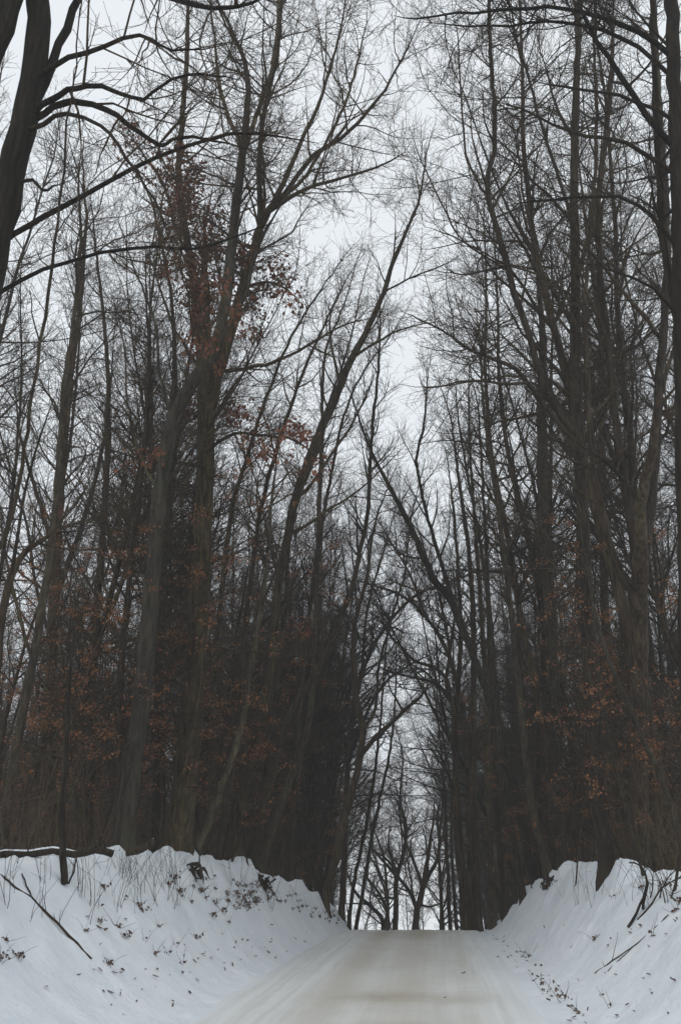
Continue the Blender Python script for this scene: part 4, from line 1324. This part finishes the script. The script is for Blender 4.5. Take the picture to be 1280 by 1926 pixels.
def root_mass(label, px, py, seed, spread, n):
    rng = np.random.default_rng(seed)
    g = on_ground(px, py)
    root = empty('exposed_root', g)
    tag(root, label, 'tree root')
    p = rng.normal(0, spread * 0.25, (n, 3))
    p[:, 2] = np.abs(p[:, 2]) + 0.12
    d = rng.normal(0, 0.8, (n, 3))
    d[:, 2] -= 0.7
    d[:, 1] -= 0.6
    A, RA = grow(rng, p, d, rng.uniform(0.3, 0.9, n) * spread * 1.6, rng.uniform(0.015, 0.055, n), np.full(n, 0.006), 7, 0.3, -0.02)
    b = MB()
    b.tubes(A, RA, 6, cap=True)
    link('roots', b.mesh('root_mesh', M_DARK), root)
    # the clod of earth they hold
    u, v = np.meshgrid(np.linspace(0, math.pi, 9), np.linspace(0, 2 * math.pi, 13)[:-1], indexing='ij')
    S = np.stack([np.sin(u) * np.cos(v), np.sin(u) * np.sin(v) * 0.7, np.cos(u)], axis=-1).reshape(-1, 3)
    S *= (spread * 0.24 * (1 + rng.normal(0, 0.22, len(S))))[:, None]
    idx = np.arange(9 * 12).reshape(9, 12)
    q = np.stack([idx[:-1], np.roll(idx, -1, 1)[:-1], np.roll(idx, -1, 1)[1:], idx[1:]], axis=-1).reshape(-1, 4)
    c = MB()
    c.add(S + np.array([0, 0.12, 0.05]), q)
    link('clod', c.mesh('clod', M_STICK, False), root)


root_mass('dark root dangling out of the left bank under the twisted grey trunk', 493, 1668, 61, 0.55, 20)
root_mass('jagged dark root below the pale leaning trunk on the left bank', 372, 1648, 62, 0.40, 15)
root_mass('brown root clump under the snow overhang of the right bank', 1030, 1672, 63, 0.36, 14)


def tuft_mesh(seed, n, r, stems):
    rng = np.random.default_rng(seed)
    b = MB()
    p = rng.normal(0, r, (n, 3)) * np.array([1.0, 1.0, 0.6])
    p[:, 2] = np.abs(p[:, 2]) * 1.3 + 0.03
    leaves_at(rng, b, p, 0.068, droop=0.25)
    lm = b.mesh('tuft_leaves', M_LITTER)
    s = MB()
    q = rng.normal(0, r * 0.4, (stems, 3))
    q[:, 2] = -0.05
    d = rng.normal(0, 0.5, (stems, 3))
    d[:, 2] = 1
    A, RA = grow(rng, q, d, rng.uniform(0.15, 0.5, stems), np.full(stems, 0.005), np.full(stems, 0.002), 5, 0.2, -0.03)
    s.tubes(A, RA, 3)
    return lm, s.mesh('tuft_stems', M_STICK)


TUFTS = [tuft_mesh(70 + i, n, r, s) for i, (n, r, s) in enumerate(((16, 0.06, 4), (9, 0.05, 3), (26, 0.10, 6), (6, 0.035, 2)))]
big = [(188, 1738, 0), (197, 1672, 0), (264, 1706, 0), (268, 1716, 0), (237, 1766, 0), (370, 1768, 0), (163, 1752, 1), (222, 1746, 1), (325, 1655, 2), (318, 1665, 1), (300, 1744, 1), (293, 1796, 1), (330, 1780, 3), (35, 1802, 0), (2, 1806, 2), (10, 1770, 1),
       (205, 1815, 0), (425, 1680, 2), (440, 1690, 2), (455, 1700, 2), (462, 1710, 2), (475, 1680, 2), (446, 1668, 2), (505, 1690, 0), (520, 1695, 1), (540, 1688, 0), (560, 1697, 0), (575, 1706, 1), (592, 1712, 0), (610, 1718, 1), (555, 1684, 1), (388, 1690, 1), (360, 1700, 1), (404, 1702, 0), (418, 1716, 0),
       (430, 1735, 1), (345, 1690, 3), (272, 1770, 3), (315, 1796, 3), (240, 1690, 3), (342, 1816, 3), (1120, 1770, 0), (1035, 1665, 2), (1022, 1674, 0), (1046, 1660, 0), (1205, 1670, 1), (1150, 1690, 3), (1225, 1760, 3), (1130, 1875, 3), (1146, 1896, 3), (1020, 1852, 1), (1026, 1870, 3), (995, 1800, 1), (987, 1796, 3), (1062, 1877, 1), (1080, 1902, 1), (1058, 1884, 3), (1275, 1700, 0), (1270, 1715, 1), (1250, 1668, 2)]
tr = random.Random(5)
big += [(tr.uniform(425, 485), tr.uniform(1662, 1712), tr.choice((0, 2, 2))) for i in range(16)]
big += [(tr.uniform(495, 645), 0, tr.choice((0, 1, 1, 3))) for i in range(26)]
big += [(tr.uniform(330, 430), tr.uniform(1645, 1725), tr.choice((0, 1, 3))) for i in range(12)]
for px, py, k in big:
    if py == 0:
        py = 1664 + (px - 495) * 0.40 + tr.uniform(0, 26)
    g = on_ground(px, py)
    lm, sm = TUFTS[k]
    o = empty('leaf_tuft', g)
    o.rotation_euler = (0, 0, prng.uniform(0, 6.28))
    s = prng.uniform(0.65, 1.1) * (0.7 if g[1] < 16 else 1.0)
    o.scale = (s, s, s)
    link('leaves', lm, o)
    link('stems', sm, o)
    size = ('clump', 'small tuft', 'large clump', 'wisp')[k]
    where = 'the right snowbank' if px > 900 else 'the left snowbank below the ridged oak' if 300 < px < 480 else 'the left snowbank near the crest' if px >= 480 else 'the left snowbank below the fallen log'
    tag(o, f'{size} of dead brown leaves on {where}', 'leaf tuft', f'{size}s of dead leaves on {where}')


def weed_mesh(seed, n, h):
    rng = np.random.default_rng(seed)
    b = MB()
    p = rng.normal(0, 0.04, (n, 3))
    p[:, 2] = -0.05
    d = rng.normal(0, 0.28, (n, 3))
    d[:, 2] = 1
    A, RA = grow(rng, p, d, rng.uniform(0.6, 1.1, n) * h, np.full(n, 0.0045), np.full(n, 0.002), 8, 0.10, -0.03)
    b.tubes(A, RA, 4)
    pos, d, t, pr, _ = spawn(rng, A, RA, 1.6, 0.3, 1.0, (25, 60))
    m = len(pos)
    B, RB = grow(rng, pos, d, rng.uniform(0.1, 0.35, m), np.full(m, 0.003), np.full(m, 0.0018), 3, 0.15, 0.02)
    b.tubes(B, RB, 3)
    return b.mesh('weed_stem', M_STICK)


WEEDS = [weed_mesh(90 + i, n, h) for i, (n, h) in enumerate(((2, 0.9), (1, 0.7), (3, 1.2), (1, 1.3)))]
wr = random.Random(17)
for k in range(95):
    if k < 42:
        px, py = wr.uniform(190, 330), wr.uniform(1640, 1720)
    elif k < 60:
        px, py = wr.uniform(0, 190), wr.uniform(1640, 1740)
    elif k < 74:
        px, py = wr.uniform(330, 560), wr.uniform(1660, 1720)
    else:
        px, py = wr.uniform(1050, 1275), wr.uniform(1655, 1710)
    g = on_ground(px, py)
    o = link('weed', WEEDS[wr.randrange(4)])
    o.location = [float(v) for v in g]
    s = wr.uniform(0.6, 1.15)
    o.scale = (s, s, s)
    o.rotation_euler = (0, 0, wr.uniform(0, 6.28))
    where = 'on the right bank' if px > 900 else 'on the left bank under the bending grey trunk' if k < 42 else 'on the left bank below the fallen log' if k < 60 else 'on the left bank below the ridged oak'
    tag(o, f'dry weed stem in the snow {where}', 'weed', f'dry weed stems {where}')


def flat_leaf(seed):
    rng = np.random.default_rng(seed)
    n = 12
    a = np.linspace(0, 2 * math.pi, n, endpoint=False)
    r = 0.045 * (1 + 0.35 * np.cos(2 * a) + 0.22 * np.cos(6 * a + seed))
    v = np.stack([r * np.cos(a) * 1.25, r * np.sin(a) * 0.8, 0.02 + 0.35 * np.abs(r * np.sin(a)) + rng.normal(0, 0.004, n)], axis=1)
    v = np.vstack([[0, 0, 0.012], v])
    t = np.array([[0, i + 1, (i + 1) % n + 1] for i in range(n)])
    b = MB()
    b.add(v, None, t)
    return b.mesh('leaf', M_LITTER)


FLAT = [flat_leaf(s) for s in range(4)]
lr = random.Random(23)
spots = []
for k in range(46):                                          # right shoulder line
    u = lr.random()
    spots.append((925 + 165 * u + lr.gauss(0, 14), 1752 + 165 * u + lr.gauss(0, 8), 'along the right shoulder of the road'))
for k in range(40):                                          # left shoulder
    u = lr.random()
    spots.append((610 - 420 * u + lr.gauss(0, 16), 1752 + 120 * u + lr.gauss(0, 16), 'along the left shoulder of the road'))
for k in range(12):
    spots.append((lr.uniform(80, 330), lr.uniform(1820, 1918), 'on the snow at the lower left'))
for k in range(30):
    spots.append((lr.uniform(1000, 1278), lr.uniform(1730, 1915), 'on the slope of the right bank'))
for k in range(30):
    spots.append((lr.uniform(130, 560), lr.uniform(1690, 1800), 'on the slope of the left bank'))
for k in range(4):
    spots.append((lr.uniform(620, 960), lr.uniform(1760, 1915), 'on the road surface'))
for px, py, where in spots:
    g = on_ground(px, py)
    o = link('dead_leaf', FLAT[lr.randrange(4)])
    o.location = [float(v) for v in g + np.array([0, 0, 0.008])]
    s = lr.uniform(0.3, 0.85)
    o.scale = (s, s, s)
    o.rotation_euler = (lr.gauss(0, 0.5), lr.gauss(0, 0.5), lr.uniform(0, 6.28))
    tag(o, f'single dead brown leaf {where}', 'leaf', f'dead leaves {where}')


# ------------------------------------------------------------------ winter air
top = 34.0
for o in scene.objects:
    if o.type == 'MESH' and len(o.data.vertices):
        hb = max((o.matrix_world @ Vector(v)).z if o.parent is None else (o.parent.location.z + o.parent.scale.z * max(k[2] for k in o.bound_box)) for v in o.bound_box[:1])
        top = max(top, hb + 1.5)
hz = MB()
X0, X1, Y0, Y1, Z0, Z1 = -145, 145, -35, 265, -17, top
hz.add([(X0, Y0, Z0), (X1, Y0, Z0), (X1, Y1, Z0), (X0, Y1, Z0), (X0, Y0, Z1), (X1, Y0, Z1), (X1, Y1, Z1), (X0, Y1, Z1)],
       [(3, 2, 1, 0), (4, 5, 6, 7), (0, 1, 5, 4), (1, 2, 6, 5), (2, 3, 7, 6), (3, 0, 4, 7)])
M_HAZE = bpy.data.materials.new('haze')
M_HAZE.use_nodes = True
ht = M_HAZE.node_tree
ht.nodes.clear()
ho = ht.nodes.new('ShaderNodeOutputMaterial')
hv = ht.nodes.new('ShaderNodeVolumePrincipled')
hv.inputs['Color'].default_value = (0.93, 0.93, 0.92, 1)
hv.inputs['Density'].default_value = HAZE
ht.links.new(hv.outputs[0], ho.inputs['Volume'])
haze = link('haze', hz.mesh('haze', M_HAZE, False))
tag(haze, 'thin pale winter air between the trees', 'haze', kind='stuff')
